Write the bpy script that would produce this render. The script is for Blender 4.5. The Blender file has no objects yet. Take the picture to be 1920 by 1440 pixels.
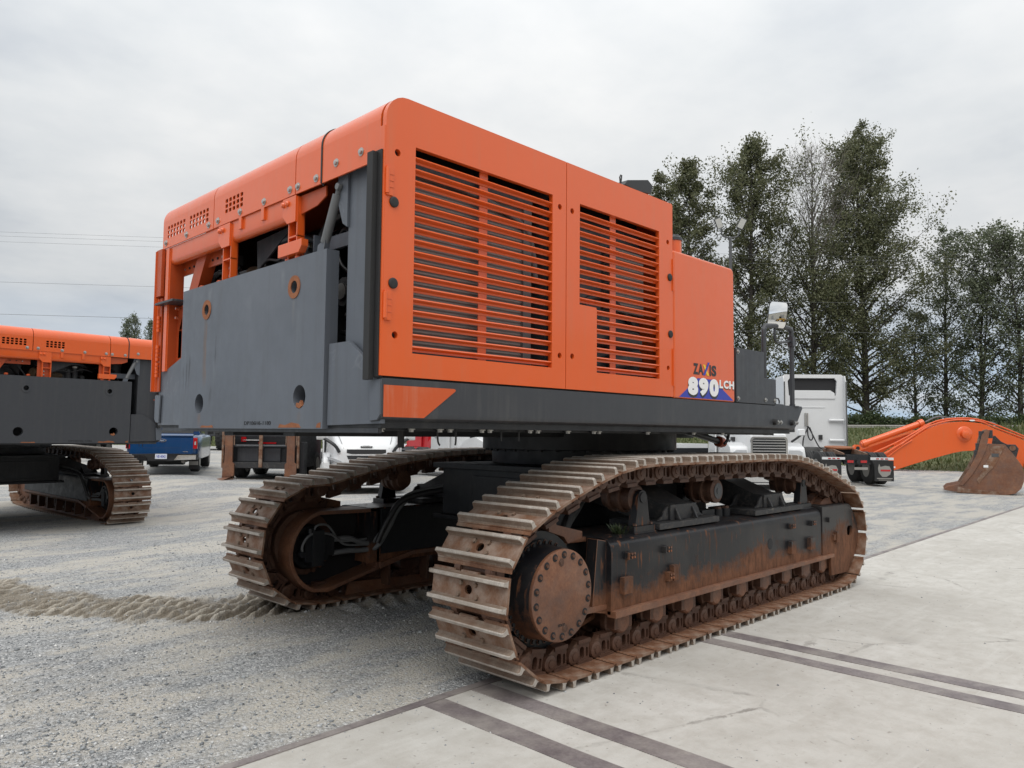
import bpy, bmesh, math, random
import numpy as np
from mathutils import Vector, Matrix
R_ = math.radians
sc = bpy.context.scene
COL = sc.collection
random.seed(7); np.random.seed(7)

# ------------------------------------------------------------ camera, world, sun, exposure
AX = np.array([[0.70215, 0.052786, 0.71007], [-0.711971, 0.039335, 0.701106], [0.009078, -0.997831, 0.065201]])
CAMH = 1.65
cam = bpy.data.cameras.new('camera'); cam_o = bpy.data.objects.new('camera', cam); COL.objects.link(cam_o)
M = Matrix(((AX[0][0], -AX[0][1], -AX[0][2], 0), (AX[1][0], -AX[1][1], -AX[1][2], 0), (AX[2][0], -AX[2][1], -AX[2][2], CAMH), (0, 0, 0, 1)))
cam_o.matrix_world = M
cam.sensor_width = 36; cam.lens = 26.735; cam.clip_start = 0.05; cam.clip_end = 3000
sc.camera = cam_o

world = bpy.data.worlds.new('World'); sc.world = world; world.use_nodes = True
def build_world():
    nt = world.node_tree; nt.nodes.clear()
    N = nt.nodes.new; L = nt.links.new
    out = N('ShaderNodeOutputWorld')
    tc = N('ShaderNodeTexCoord')
    sep = N('ShaderNodeSeparateXYZ'); L(tc.outputs['Generated'], sep.inputs[0])
    def math_(op, a, b=None):
        n = N('ShaderNodeMath'); n.operation = op
        for i, v in enumerate((a, b)):
            if v is None: continue
            if isinstance(v, (int, float)): n.inputs[i].default_value = v
            else: L(v, n.inputs[i])
        return n.outputs[0]
    zc = math_('MAXIMUM', sep.outputs[2], 0.0)
    den = math_('ADD', zc, 0.16)
    u = math_('DIVIDE', sep.outputs[0], den); v = math_('DIVIDE', sep.outputs[1], den)
    cmb = N('ShaderNodeCombineXYZ'); L(u, cmb.inputs[0]); L(v, cmb.inputs[1])
    def noise(scale, detail, rough, off):
        mp = N('ShaderNodeMapping'); L(cmb.outputs[0], mp.inputs[0]); mp.inputs['Location'].default_value = off
        n = N('ShaderNodeTexNoise'); n.inputs['Scale'].default_value = scale; n.inputs['Detail'].default_value = detail
        n.inputs['Roughness'].default_value = rough; L(mp.outputs[0], n.inputs['Vector'])
        return n.outputs['Fac']
    n1 = noise(0.75, 5, 0.55, (3.1, 1.7, 0)); n2 = noise(2.1, 5, 0.6, (7.3, -2.2, 4))
    mx = math_('ADD', math_('MULTIPLY', n1, 0.65), math_('MULTIPLY', n2, 0.35))
    cr = N('ShaderNodeValToRGB'); L(mx, cr.inputs[0])
    e = cr.color_ramp.elements
    e[0].position = 0.34; e[0].color = (0.66, 0.70, 0.75, 1)
    e[1].position = 0.62; e[1].color = (1.02, 1.02, 1.01, 1)
    m = e.new(0.47); m.color = (0.85, 0.875, 0.89, 1)
    # CIE overcast luminance gradient
    g = math_('ADD', math_('ADD', math_('MULTIPLY', zc, 0.42), 0.63), math_('MULTIPLY', math_('MULTIPLY', zc, zc), 0.60))
    gm = N('ShaderNodeMix'); gm.data_type = 'RGBA'; gm.blend_type = 'MULTIPLY'; gm.inputs['Factor'].default_value = 1
    L(cr.outputs[0], gm.inputs['A']); L(g, gm.inputs['B'])
    # thin bluish openings low down
    sky = N('ShaderNodeTexSky'); sky.sky_type = 'NISHITA'; sky.sun_disc = False
    sky.sun_elevation = R_(48); sky.sun_rotation = R_(200); sky.air_density = 1.4; sky.dust_density = 1.0
    sv_ = N('ShaderNodeCombineXYZ'); L(sep.outputs[0], sv_.inputs[0]); L(sep.outputs[1], sv_.inputs[1]); L(math_('ADD', zc, 0.38), sv_.inputs[2]); L(sv_.outputs[0], sky.inputs['Vector'])
    sk = N('ShaderNodeMix'); sk.data_type = 'RGBA'; sk.blend_type = 'MULTIPLY'; sk.inputs['Factor'].default_value = 1
    L(sky.outputs[0], sk.inputs['A']); sk.inputs['B'].default_value = (0.235, 0.21, 0.182, 1)
    low = N('ShaderNodeMapRange'); L(zc, low.inputs['Value']); low.inputs['From Min'].default_value = 0.02; low.inputs['From Max'].default_value = 0.17
    low.inputs['To Min'].default_value = 1.0; low.inputs['To Max'].default_value = 0.06
    gap = N('ShaderNodeMapRange'); L(noise(0.45, 4, 0.5, (1.2, 5.4, 9)), gap.inputs['Value']); gap.inputs['From Min'].default_value = 0.30; gap.inputs['From Max'].default_value = 0.54
    f = math_('MULTIPLY', low.outputs[0], gap.outputs[0])
    mixf = N('ShaderNodeMix'); mixf.data_type = 'RGBA'; L(f, mixf.inputs['Factor']); L(gm.outputs['Result'], mixf.inputs['A']); L(sk.outputs['Result'], mixf.inputs['B'])
    bg = N('ShaderNodeBackground'); L(mixf.outputs['Result'], bg.inputs['Color']); bg.inputs['Strength'].default_value = 1.0
    L(bg.outputs[0], out.inputs[0])
build_world()
sun = bpy.data.lights.new('sun', 'SUN'); sun.energy = 1.5; sun.angle = R_(40); sun.color = (1.0, 0.97, 0.92)
sun_o = bpy.data.objects.new('sun', sun); COL.objects.link(sun_o)
sun_dir = Vector((-0.42, -0.34, 0.84)).normalized()
sun_o.rotation_euler = sun_dir.to_track_quat('Z', 'Y').to_euler(); sun_o.location = (0, 0, 40)
vs = sc.view_settings; vs.view_transform = 'Standard'; vs.look = 'None'; vs.exposure = 0.1; vs.gamma = 1.0; vs.use_curve_mapping = False

# ------------------------------------------------------------ materials
def lin(h):
    h = h.lstrip('#'); c = [int(h[i:i + 2], 16) / 255 for i in (0, 2, 4)]
    return tuple(x / 12.92 if x <= 0.04045 else ((x + 0.055) / 1.055) ** 2.4 for x in c) + (1,)
class NT:
    def __init__(s, name):
        s.m = bpy.data.materials.new(name); s.m.use_nodes = True; s.t = s.m.node_tree
        s.b = s.t.nodes['Principled BSDF']; s.out = s.t.nodes['Material Output']
        s.tc = s.t.nodes.new('ShaderNodeTexCoord')
    def n(s, t): return s.t.nodes.new(t)
    def l(s, a, b): s.t.links.new(a, b)
    def mp(s, scale=(1, 1, 1), loc=(0, 0, 0), space='Object'):
        m = s.n('ShaderNodeMapping'); s.l(s.tc.outputs[space], m.inputs[0]); m.inputs['Scale'].default_value = scale; m.inputs['Location'].default_value = loc
        return m.outputs[0]
    def noise(s, scale, detail=4, rough=0.55, vec=None, dist=0):
        n = s.n('ShaderNodeTexNoise'); n.inputs['Scale'].default_value = scale; n.inputs['Detail'].default_value = detail
        n.inputs['Roughness'].default_value = rough; n.inputs['Distortion'].default_value = dist
        s.l(vec or s.tc.outputs['Object'], n.inputs['Vector']); return n.outputs['Fac']
    def voro(s, scale, vec=None, feat='F1', out='Distance'):
        n = s.n('ShaderNodeTexVoronoi'); n.feature = feat; n.inputs['Scale'].default_value = scale
        s.l(vec or s.tc.outputs['Object'], n.inputs['Vector']); return n.outputs[out]
    def rng(s, v, a, b, c=0.0, d=1.0):
        n = s.n('ShaderNodeMapRange'); s.l(v, n.inputs[0])
        for i, x in enumerate((a, b, c, d)): n.inputs[i + 1].default_value = x
        return n.outputs[0]
    def ma(s, op, a, b):
        n = s.n('ShaderNodeMath'); n.operation = op
        for i, v in enumerate((a, b)):
            if isinstance(v, (int, float)): n.inputs[i].default_value = v
            else: s.l(v, n.inputs[i])
        return n.outputs[0]
    def mix(s, f, a, b, blend='MIX'):
        n = s.n('ShaderNodeMix'); n.data_type = 'RGBA'; n.blend_type = blend
        for k, v in (('Factor', f), ('A', a), ('B', b)):
            if isinstance(v, (int, float, tuple)): n.inputs[k].default_value = v
            else: s.l(v, n.inputs[k])
        return n.outputs['Result']
    def ramp(s, v, *stops):
        n = s.n('ShaderNodeValToRGB'); s.l(v, n.inputs[0]); e = n.color_ramp.elements
        e[0].position, e[0].color = stops[0]; e[1].position, e[1].color = stops[-1]
        for p, c in stops[1:-1]: x = e.new(p); x.color = c
        return n.outputs[0]
    def bump(s, h, strength=0.3, dist=0.01):
        n = s.n('ShaderNodeBump'); n.inputs['Strength'].default_value = strength; n.inputs['Distance'].default_value = dist
        s.l(h, n.inputs['Height']); s.l(n.outputs[0], s.b.inputs['Normal'])
    def set(s, col=None, rough=None, metal=None, coat=None, spec=None):
        for k, v in (('Base Color', col), ('Roughness', rough), ('Metallic', metal), ('Coat Weight', coat), ('Specular IOR Level', spec)):
            if v is None: continue
            if isinstance(v, (int, float, tuple)): s.b.inputs[k].default_value = v
            else: s.l(v, s.b.inputs[k])
        return s.m
def mat_paint(name, col, rough=0.35, dirt=(0.35, 0.30, 0.24, 1), amt=0.25, coat=0.0, bump=0.02, scale=1.0, streak=True):
    s = NT(name)
    a = s.noise(1.3 * scale, 6, 0.6)
    b = s.noise(9 * scale, 5, 0.65)
    st = s.noise(5, 4, 0.6, s.mp((3.5, 3.5, 0.18))) if streak else b
    f = s.ma('MULTIPLY', s.rng(st, 0.48, 0.85), s.rng(a, 0.35, 0.75))
    f = s.ma('MULTIPLY', f, amt * 2)
    v = s.mix(s.rng(a, 0.3, 0.7, 0.0, 0.16), col, tuple(c * 0.78 for c in col[:3]) + (1,))
    c = s.mix(f, v, dirt)
    s.set(c, s.rng(b, 0.3, 0.7, rough * 0.85, min(1, rough * 1.25)), 0, coat)
    s.b.inputs['Coat Roughness'].default_value = 0.12
    if bump: s.bump(s.noise(2.2, 2, 0.5), bump, 0.02)
    return s.m
def mat_flat(name, col, rough=0.5, metal=0.0, coat=0.0, var=0.15):
    s = NT(name)
    a = s.noise(6, 5, 0.6)
    c = s.mix(s.rng(a, 0.3, 0.7, 0, var), col, tuple(x * 0.5 for x in col[:3]) + (1,))
    return s.set(c, rough, metal, coat)
def mat_rust(name, c1, c2, c3, rough=0.8, dust=None, dust_amt=0.0, scale=1.0, metal=0.0):
    s = NT(name)
    a = s.noise(2.6 * scale, 7, 0.65); b = s.noise(17 * scale, 6, 0.7); d = s.noise(70 * scale, 3, 0.6)
    c = s.ramp(s.ma('ADD', s.ma('MULTIPLY', a, 0.6), s.ma('MULTIPLY', b, 0.4)), (0.33, c1), (0.5, c2), (0.66, c3))
    c = s.mix(s.rng(d, 0.35, 0.7, 0, 0.35), c, tuple(x * 0.45 for x in c1[:3]) + (1,))
    if dust:
        f = s.ma('MULTIPLY', s.rng(s.noise(5.5 * scale, 6, 0.65, s.mp((1, 1, 1), (4, 2, 9))), 0.42, 0.66), dust_amt)
        c = s.mix(f, c, dust)
    s.set(c, rough, metal); s.bump(s.ma('ADD', b, s.ma('MULTIPLY', d, 0.5)), 0.35, 0.006)
    return s.m
def mat_worn_black(name, base, rust, lo, hi, amt=1.0, axis=2, OFFX=3):
    # black paint rubbed through to rust: patches, scratches and chips with their own shape
    s = NT(name)
    sep = s.n('ShaderNodeSeparateXYZ'); s.l(s.tc.outputs['Object'], sep.inputs[0])
    hgt = s.rng(sep.outputs[axis], lo, hi, 0.32, -0.30)
    a = s.noise(1.15, 7, 0.70, s.mp((1, 1, 1.5), (OFFX, 8, 1))); b = s.noise(16, 6, 0.72, s.mp((1, 1, 0.35))); ch = s.noise(26, 3, 0.6, s.mp((1, 1, 0.12)))
    big = s.rng(s.ma('ADD', s.ma('ADD', a, s.ma('MULTIPLY', s.ma('SUBTRACT', b, 0.5), 0.42)), hgt), 0.58, 0.72)
    chips = s.ma('MULTIPLY', s.rng(ch, 0.585, 0.64), s.rng(a, 0.40, 0.56))
    f = s.ma('MULTIPLY', s.ma('MAXIMUM', big, chips), amt)
    rc = s.mix(s.rng(b, 0.35, 0.65), rust, tuple(x * 0.42 for x in rust[:3]) + (1,))
    c = s.mix(s.rng(s.noise(3, 5, 0.6), 0.4, 0.75, 0, 0.14), base, (0.14, 0.13, 0.12, 1))
    c = s.mix(f, c, rc)
    s.set(c, s.mix(f, (0.40,) * 3 + (1,), (0.85,) * 3 + (1,)), 0, None, 0.35); s.bump(s.ma('ADD', f, s.ma('MULTIPLY', b, 0.6)), 0.22, 0.005)
    return s.m
MT = {}
ORANGE = (0.70, 0.105, 0.014, 1)
MT['orange'] = mat_paint('orange_paint', ORANGE, 0.34, (0.44, 0.17, 0.085, 1), 0.26, 0.45, 0.02)
MT['orange_shaded'] = mat_paint('shaded_orange_paint', (0.42, 0.064, 0.013, 1), 0.42, (0.25, 0.10, 0.05, 1), 0.35, 0.0, 0.02)  # darkened copy of the orange; shade on inner parts put into the colour
MT['orange_worn'] = mat_paint('scraped_orange_paint', (0.55, 0.085, 0.016, 1), 0.5, (0.55, 0.30, 0.2, 1), 0.9, 0.0, 0.03, 2.5)
def mat_grey_plate():
    s = NT('grey_paint')
    a = s.noise(0.9, 6, 0.6); b = s.noise(8, 5, 0.6); st = s.noise(7, 5, 0.6, s.mp((2.4, 2.4, 0.12)))
    sc_ = s.noise(3.2, 3, 0.5, s.mp((1.2, 1.2, 0.7), (5, 1, 3)), 1.8)
    c = s.mix(s.rng(a, 0.3, 0.7), (0.082, 0.094, 0.114, 1), (0.108, 0.121, 0.144, 1))
    c = s.mix(s.rng(st, 0.5, 0.8, 0, 0.35), c, (0.055, 0.052, 0.05, 1))
    scr = s.ma('MULTIPLY', s.rng(s.ma('ABSOLUTE', s.ma('SUBTRACT', sc_, 0.5), 0), 0.016, 0.0), s.rng(a, 0.5, 0.62))
    c = s.mix(s.ma('MULTIPLY', scr, 0.35), c, (0.26, 0.27, 0.29, 1))
    s.set(c, s.rng(b, 0.3, 0.7, 0.40, 0.52)); s.bump(s.noise(1.5, 2), 0.05, 0.02)
    return s.m
MT['grey'] = mat_grey_plate()
def mat_stained_plate():
    s = NT('stained_grey_plate'); m0 = MT['grey']
    sep = s.n('ShaderNodeSeparateXYZ'); s.l(s.tc.outputs['Object'], sep.inputs[0])
    wob = s.noise(3.0, 3, 0.5); fine = s.noise(9, 5, 0.7, s.mp((1, 1, 0.25)))
    a = s.noise(0.9, 6, 0.6); b = s.noise(8, 5, 0.6); st = s.noise(7, 5, 0.6, s.mp((2.4, 2.4, 0.12)))
    c = s.mix(s.rng(a, 0.3, 0.7), (0.084, 0.096, 0.116, 1), (0.112, 0.125, 0.148, 1))
    c = s.mix(s.rng(st, 0.5, 0.8, 0, 0.35), c, (0.058, 0.058, 0.06, 1))
    Yw = s.ma('ADD', sep.outputs[1], s.ma('MULTIPLY', s.ma('SUBTRACT', wob, 0.5), 0.10)); Z = sep.outputs[2]
    def mask(y, w, z0, z1, soft=0.12):
        d = s.rng(s.ma('ABSOLUTE', s.ma('SUBTRACT', Yw, y - 5.13), 0), w, w * 0.3)
        lo = s.rng(Z, z0, z0 + soft); hi = s.rng(Z, z1, z1 - soft * .4)
        return s.ma('MULTIPLY', s.ma('MULTIPLY', d, s.ma('MULTIPLY', lo, hi)), s.rng(fine, 0.35, 0.6, 0.25, 1.0))
    for y, w, z0, z1, col, k in ((5.80, .030, 1.95, 2.55, (0.12, 0.075, 0.05, 1), .65), (5.775, .012, 1.98, 2.50, (0.16, 0.085, 0.045, 1), .7), (4.46, .020, 2.30, 2.55, (0.17, 0.16, 0.155, 1), .5), (5.85, .03, 1.67, 1.80, (0.17, 0.085, 0.04, 1), .8), (4.36, .03, 1.68, 1.79, (0.16, 0.11, 0.08, 1), .6),
                              (6.07, .018, 1.98, 2.26, (0.015, 0.015, 0.017, 1), .9), (6.13, .014, 1.92, 2.22, (0.015, 0.015, 0.017, 1), .9), (6.19, .014, 1.95, 2.18, (0.02, 0.02, 0.022, 1), .8), (5.60, .02, 2.10, 2.38, (0.025, 0.026, 0.028, 1), .8), (5.67, .03, 1.78, 2.0, (0.03, 0.03, 0.032, 1), .6), (5.20, .008, 1.80, 1.90, (0.02, 0.02, 0.022, 1), .8),
                              (5.62, .02, 1.95, 2.2, (0.2, 0.21, 0.22, 1), .35), (4.40, .05, 2.05, 2.45, (0.17, 0.185, 0.2, 1), .35), (5.74, .05, 2.60, 2.76, (0.2, 0.21, 0.225, 1), .45), (5.10, .04, 2.42, 2.62, (0.2, 0.21, 0.225, 1), .4), (4.62, .035, 2.58, 2.74, (0.22, 0.23, 0.245, 1), .45)):
        c = s.mix(s.ma('MULTIPLY', mask(y, w, z0, z1), k), c, col)
    s.set(c, s.rng(b, 0.3, 0.7, 0.38, 0.52)); s.bump(s.noise(1.5, 2), 0.06, 0.02); return s.m
MT['grey_plate'] = mat_stained_plate()
MT['grey_shaded'] = mat_paint('shaded_grey_paint', (0.040, 0.043, 0.050, 1), 0.55, (0.09, 0.085, 0.08, 1), 0.3, 0, 0.04)  # second machine's grey, its dimmer skylight put into a darker colour
MT['beamgrey'] = mat_paint('dark_grey_paint', (0.038, 0.041, 0.048, 1), 0.42, (0.14, 0.135, 0.125, 1), 0.3, 0, 0.03)
MT['black'] = mat_paint('black_frame_paint', (0.008, 0.0095, 0.0125, 1), 0.5, (0.05, 0.045, 0.04, 1), 0.3, 0, 0.02)
MT['dusty_black'] = mat_paint('dusty_black_paint', (0.024, 0.025, 0.028, 1), 0.6, (0.17, 0.15, 0.125, 1), 0.7, 0, 0.02, 3.0, False)
MT['void'] = mat_flat('dark_interior_steel_and_hole_shade', (0.012, 0.012, 0.014, 1), 0.7)
MT['engine'] = mat_paint('engine_steel', (0.045, 0.047, 0.052, 1), 0.5, (0.02, 0.018, 0.015, 1), 0.6, 0, 0.05, 4.0, False)
MT['rubber'] = mat_flat('black_rubber', (0.018, 0.018, 0.019, 1), 0.65, var=0.4)
MT['hose'] = mat_flat('grey_hose_sleeve', (0.13, 0.135, 0.14, 1), 0.55, var=0.3)
MT['hose_black'] = mat_flat('black_hose', (0.02, 0.02, 0.022, 1), 0.45, var=0.4)
MT['exhaust'] = mat_rust('brown_exhaust_wrap', (0.07, 0.042, 0.022, 1), (0.13, 0.085, 0.045, 1), (0.21, 0.15, 0.085, 1), 0.6, scale=2)
MT['rust'] = mat_rust('rusty_steel', (0.085, 0.034, 0.016, 1), (0.160, 0.068, 0.032, 1), (0.235, 0.112, 0.058, 1), 0.72, (0.33, 0.265, 0.21, 1), 0.6)
MT['shoe_outer'] = mat_rust('dusty_shoe_face', (0.090, 0.034, 0.015, 1), (0.170, 0.078, 0.039, 1), (0.25, 0.155, 0.105, 1), 0.76, (0.35, 0.295, 0.25, 1), 0.62)
MT['rust_dust'] = mat_rust('dusty_rust_steel', (0.13, 0.082, 0.055, 1), (0.215, 0.16, 0.12, 1), (0.30, 0.25, 0.205, 1), 0.78, (0.14, 0.07, 0.04, 1), 0.5)
MT['rust_link'] = mat_rust('brown_chain_steel', (0.048, 0.021, 0.013, 1), (0.088, 0.038, 0.022, 1), (0.140, 0.066, 0.038, 1), 0.60, (0.20, 0.13, 0.09, 1), 0.22)
MT['tip'] = mat_rust('dusty_worn_steel', (0.27, 0.235, 0.20, 1), (0.39, 0.35, 0.31, 1), (0.56, 0.525, 0.48, 1), 0.66, (0.20, 0.14, 0.10, 1), 0.35)
MT['rust_cap'] = mat_rust('rusty_cover_plate', (0.115, 0.047, 0.026, 1), (0.195, 0.083, 0.043, 1), (0.28, 0.135, 0.075, 1), 0.58, (0.09, 0.075, 0.07, 1), 0.4, 0.9)
MT['rust_ring'] = mat_rust('rust_ring', (0.20, 0.065, 0.025, 1), (0.28, 0.10, 0.04, 1), (0.34, 0.13, 0.055, 1), 0.8, scale=4)
MT['worn'] = mat_worn_black('worn_black_frame_paint', (0.009, 0.0095, 0.012, 1), (0.19, 0.080, 0.040, 1), 0.36, 0.94)
MT['worn_rusty'] = mat_worn_black('rubbed_through_frame_paint', (0.022, 0.021, 0.022, 1), (0.175, 0.074, 0.037, 1), 0.42, 1.12)
MT['bolt'] = mat_flat('zinc_bolt', (0.45, 0.44, 0.42, 1), 0.35, 0.85)
MT['chrome'] = mat_flat('chrome', (0.75, 0.76, 0.78, 1), 0.12, 1.0, var=0.05)
MT['mirror'] = mat_flat('mirror_glass', (0.85, 0.86, 0.86, 1), 0.03, 1.0, var=0.0)
MT['white'] = mat_paint('white_paint', (0.66, 0.67, 0.68, 1), 0.3, (0.45, 0.43, 0.40, 1), 0.12, 0.3, 0.0)
MT['white_decal'] = mat_flat('white_decal', (0.80, 0.80, 0.80, 1), 0.4, var=0.05)
MT['black_decal'] = mat_flat('black_decal', (0.018, 0.018, 0.02, 1), 0.4, var=0.05)
MT['blue_decal'] = mat_flat('blue_decal', (0.028, 0.045, 0.36, 1), 0.4, var=0.05)
MT['yellow_decal'] = mat_flat('yellow_decal', (0.80, 0.48, 0.02, 1), 0.4, var=0.05)
MT['blue'] = mat_paint('blue_car_paint', (0.005, 0.047, 0.145, 1), 0.22, (0.1, 0.1, 0.1, 1), 0.1, 0.6, 0)
MT['red'] = mat_paint('red_paint', (0.50, 0.022, 0.03, 1), 0.3, (0.3, 0.1, 0.1, 1), 0.1, 0.4, 0)
MT['redlight'] = mat_flat('red_lens', (0.45, 0.012, 0.016, 1), 0.15, 0, 0.6, var=0.3)
MT['lens'] = mat_flat('clear_lens', (0.55, 0.57, 0.60, 1), 0.12, 0.3, 0.5)
MT['glass'] = mat_flat('dark_window_glass', (0.012, 0.015, 0.018, 1), 0.05, 0, 0.8, var=0)
MT['plastic'] = mat_flat('black_plastic', (0.022, 0.023, 0.025, 1), 0.5)
MT['tyre'] = mat_flat('tyre_rubber', (0.022, 0.022, 0.023, 1), 0.8, var=0.4)
MT['rim'] = mat_flat('grey_rim', (0.32, 0.31, 0.29, 1), 0.5, 0.3)
MT['plate'] = mat_flat('plate_white', (0.62, 0.66, 0.74, 1), 0.4)
MT['led'] = mat_flat('lamp_panel', (0.50, 0.50, 0.47, 1), 0.3)
MT['pole'] = mat_flat('pole_grey', (0.07, 0.072, 0.075, 1), 0.55)
MT['wood'] = mat_flat('weathered_wood', (0.10, 0.075, 0.055, 1), 0.8)
MT['bark'] = mat_rust('bark', (0.030, 0.026, 0.022, 1), (0.055, 0.047, 0.04, 1), (0.09, 0.08, 0.07, 1), 0.9)
MT['twig'] = mat_flat('grey_twig', (0.16, 0.145, 0.13, 1), 0.9)
MT['wall'] = mat_paint('pale_wall_panel', (0.52, 0.49, 0.42, 1), 0.6, (0.3, 0.28, 0.24, 1), 0.2, 0, 0)
MT['yellow'] = mat_paint('yellow_paint', (0.55, 0.30, 0.02, 1), 0.4, (0.2, 0.15, 0.05, 1), 0.2, 0, 0)
MT['radiator'] = None
def mat_radiator():
    s = NT('radiator_fins')
    w = s.n('ShaderNodeTexWave'); w.wave_type = 'BANDS'; w.bands_direction = 'Z'; w.inputs['Scale'].default_value = 14; s.l(s.tc.outputs['Object'], w.inputs['Vector'])
    f = w.outputs['Fac']; a = s.noise(2.5, 5, 0.6)
    c = s.mix(s.rng(f, 0.3, 0.7), (0.085, 0.078, 0.074, 1), (0.24, 0.225, 0.215, 1))
    c = s.mix(s.rng(a, 0.35, 0.7, 0, 0.5), c, (0.12, 0.105, 0.095, 1))
    s.set(c, 0.6); s.bump(f, 0.4, 0.01); return s.m
MT['radiator'] = mat_radiator()
def mat_leaf(name, c1, c2, c3):
    s = NT(name); g = s.n('ShaderNodeNewGeometry')
    c = s.ramp(g.outputs['Random Per Island'], (0.0, c1), (0.55, c2), (1.0, c3))
    s.set(c, 0.5)
    tr = s.n('ShaderNodeBsdfTranslucent'); s.l(c, tr.inputs['Color']); mx = s.n('ShaderNodeMixShader'); mx.inputs[0].default_value = 0.35
    s.l(s.b.outputs[0], mx.inputs[1]); s.l(tr.outputs[0], mx.inputs[2]); s.l(mx.outputs[0], s.out.inputs[0]); return s.m
MT['leaf'] = mat_leaf('cottonwood_leaf', (0.075, 0.085, 0.040, 1), (0.115, 0.125, 0.060, 1), (0.18, 0.178, 0.098, 1))
MT['leaf_b'] = mat_leaf('poplar_leaf', (0.085, 0.105, 0.060, 1), (0.125, 0.148, 0.085, 1), (0.19, 0.205, 0.135, 1))
MT['leaf_c'] = mat_leaf('bush_leaf', (0.025, 0.042, 0.016, 1), (0.05, 0.075, 0.028, 1), (0.09, 0.11, 0.04, 1))
MT['blade'] = mat_leaf('grass_blade', (0.07, 0.10, 0.03, 1), (0.13, 0.16, 0.06, 1), (0.24, 0.23, 0.12, 1))
def mat_stone():
    s = NT('gravel_stone'); g = s.n('ShaderNodeNewGeometry')
    c = s.ramp(g.outputs['Random Per Island'], (0.0, (0.14, 0.15, 0.16, 1)), (0.5, (0.30, 0.315, 0.325, 1)), (0.88, (0.46, 0.465, 0.47, 1)), (1.0, (0.66, 0.65, 0.63, 1)))
    s.set(c, 0.85); return s.m
MT['stone'] = mat_stone()
def mat_gravel():
    s = NT('gravel')
    big = s.noise(0.8, 6, 0.62, s.mp((0.5, 1.0, 1), (2, 5, 0))); mid = s.noise(2.2, 6, 0.65, s.mp((0.42, 1.15, 1)))
    v1 = s.voro(48, None, 'F1', 'Color'); v2 = s.voro(120, None, 'F1', 'Color'); d1 = s.voro(48); d2 = s.voro(120); fine = s.noise(300, 3, 0.7)
    g = s.n('ShaderNodeRGBToBW'); s.l(v1, g.inputs[0]); g2 = s.n('ShaderNodeRGBToBW'); s.l(v2, g2.inputs[0])
    t = s.ma('ADD', s.ma('MULTIPLY', g.outputs[0], 0.5), s.ma('MULTIPLY', g2.outputs[0], 0.5))
    st = s.ramp(t, (0.15, (0.11, 0.115, 0.12, 1)), (0.5, (0.285, 0.292, 0.297, 1)), (0.85, (0.58, 0.583, 0.58, 1)))
    dirt = s.mix(fine, (0.41, 0.378, 0.325, 1), (0.55, 0.517, 0.46, 1))
    fd = s.rng(s.ma('ADD', s.ma('MULTIPLY', big, 0.5), s.ma('MULTIPLY', mid, 0.5)), 0.46, 0.55, 0.03, 0.95)
    at = s.n('ShaderNodeAttribute'); at.attribute_name = 'packed_dirt'
    a2 = s.n('ShaderNodeAttribute'); a2.attribute_name = 'dry_crumbs'
    fd = s.ma('MULTIPLY', fd, s.rng(t, 0.75, 0.45, 0.35, 1.0))
    c = s.mix(fd, st, dirt)
    soil = s.mix(s.ma('MULTIPLY', a2.outputs['Fac'], s.rng(fine, 0.3, 0.6, 0.5, 1.0)), s.mix(fine, (0.20, 0.168, 0.125, 1), (0.31, 0.268, 0.21, 1)), (0.60, 0.55, 0.47, 1))
    c = s.mix(s.ma('MULTIPLY', at.outputs['Fac'], s.rng(s.noise(4.0, 5, 0.7), 0.30, 0.5, 0.35, 1.0)), c, soil)
    c = s.mix(s.rng(d1, 0.50, 0.70, 0, 0.2), c, (0.10, 0.10, 0.10, 1))
    s.set(c, 0.92)
    clod = s.ma('MULTIPLY', at.outputs['Fac'], s.ma('ADD', s.noise(22, 6, 0.75), s.noise(60, 4, 0.7)))
    s.bump(s.ma('ADD', s.ma('MULTIPLY', clod, 1.6), s.ma('ADD', s.ma('SUBTRACT', 1.0, d1), s.ma('MULTIPLY', s.ma('SUBTRACT', 1.0, d2), 0.5))), 0.7, 0.02)
    return s.m
MT['gravel'] = mat_gravel()
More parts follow.
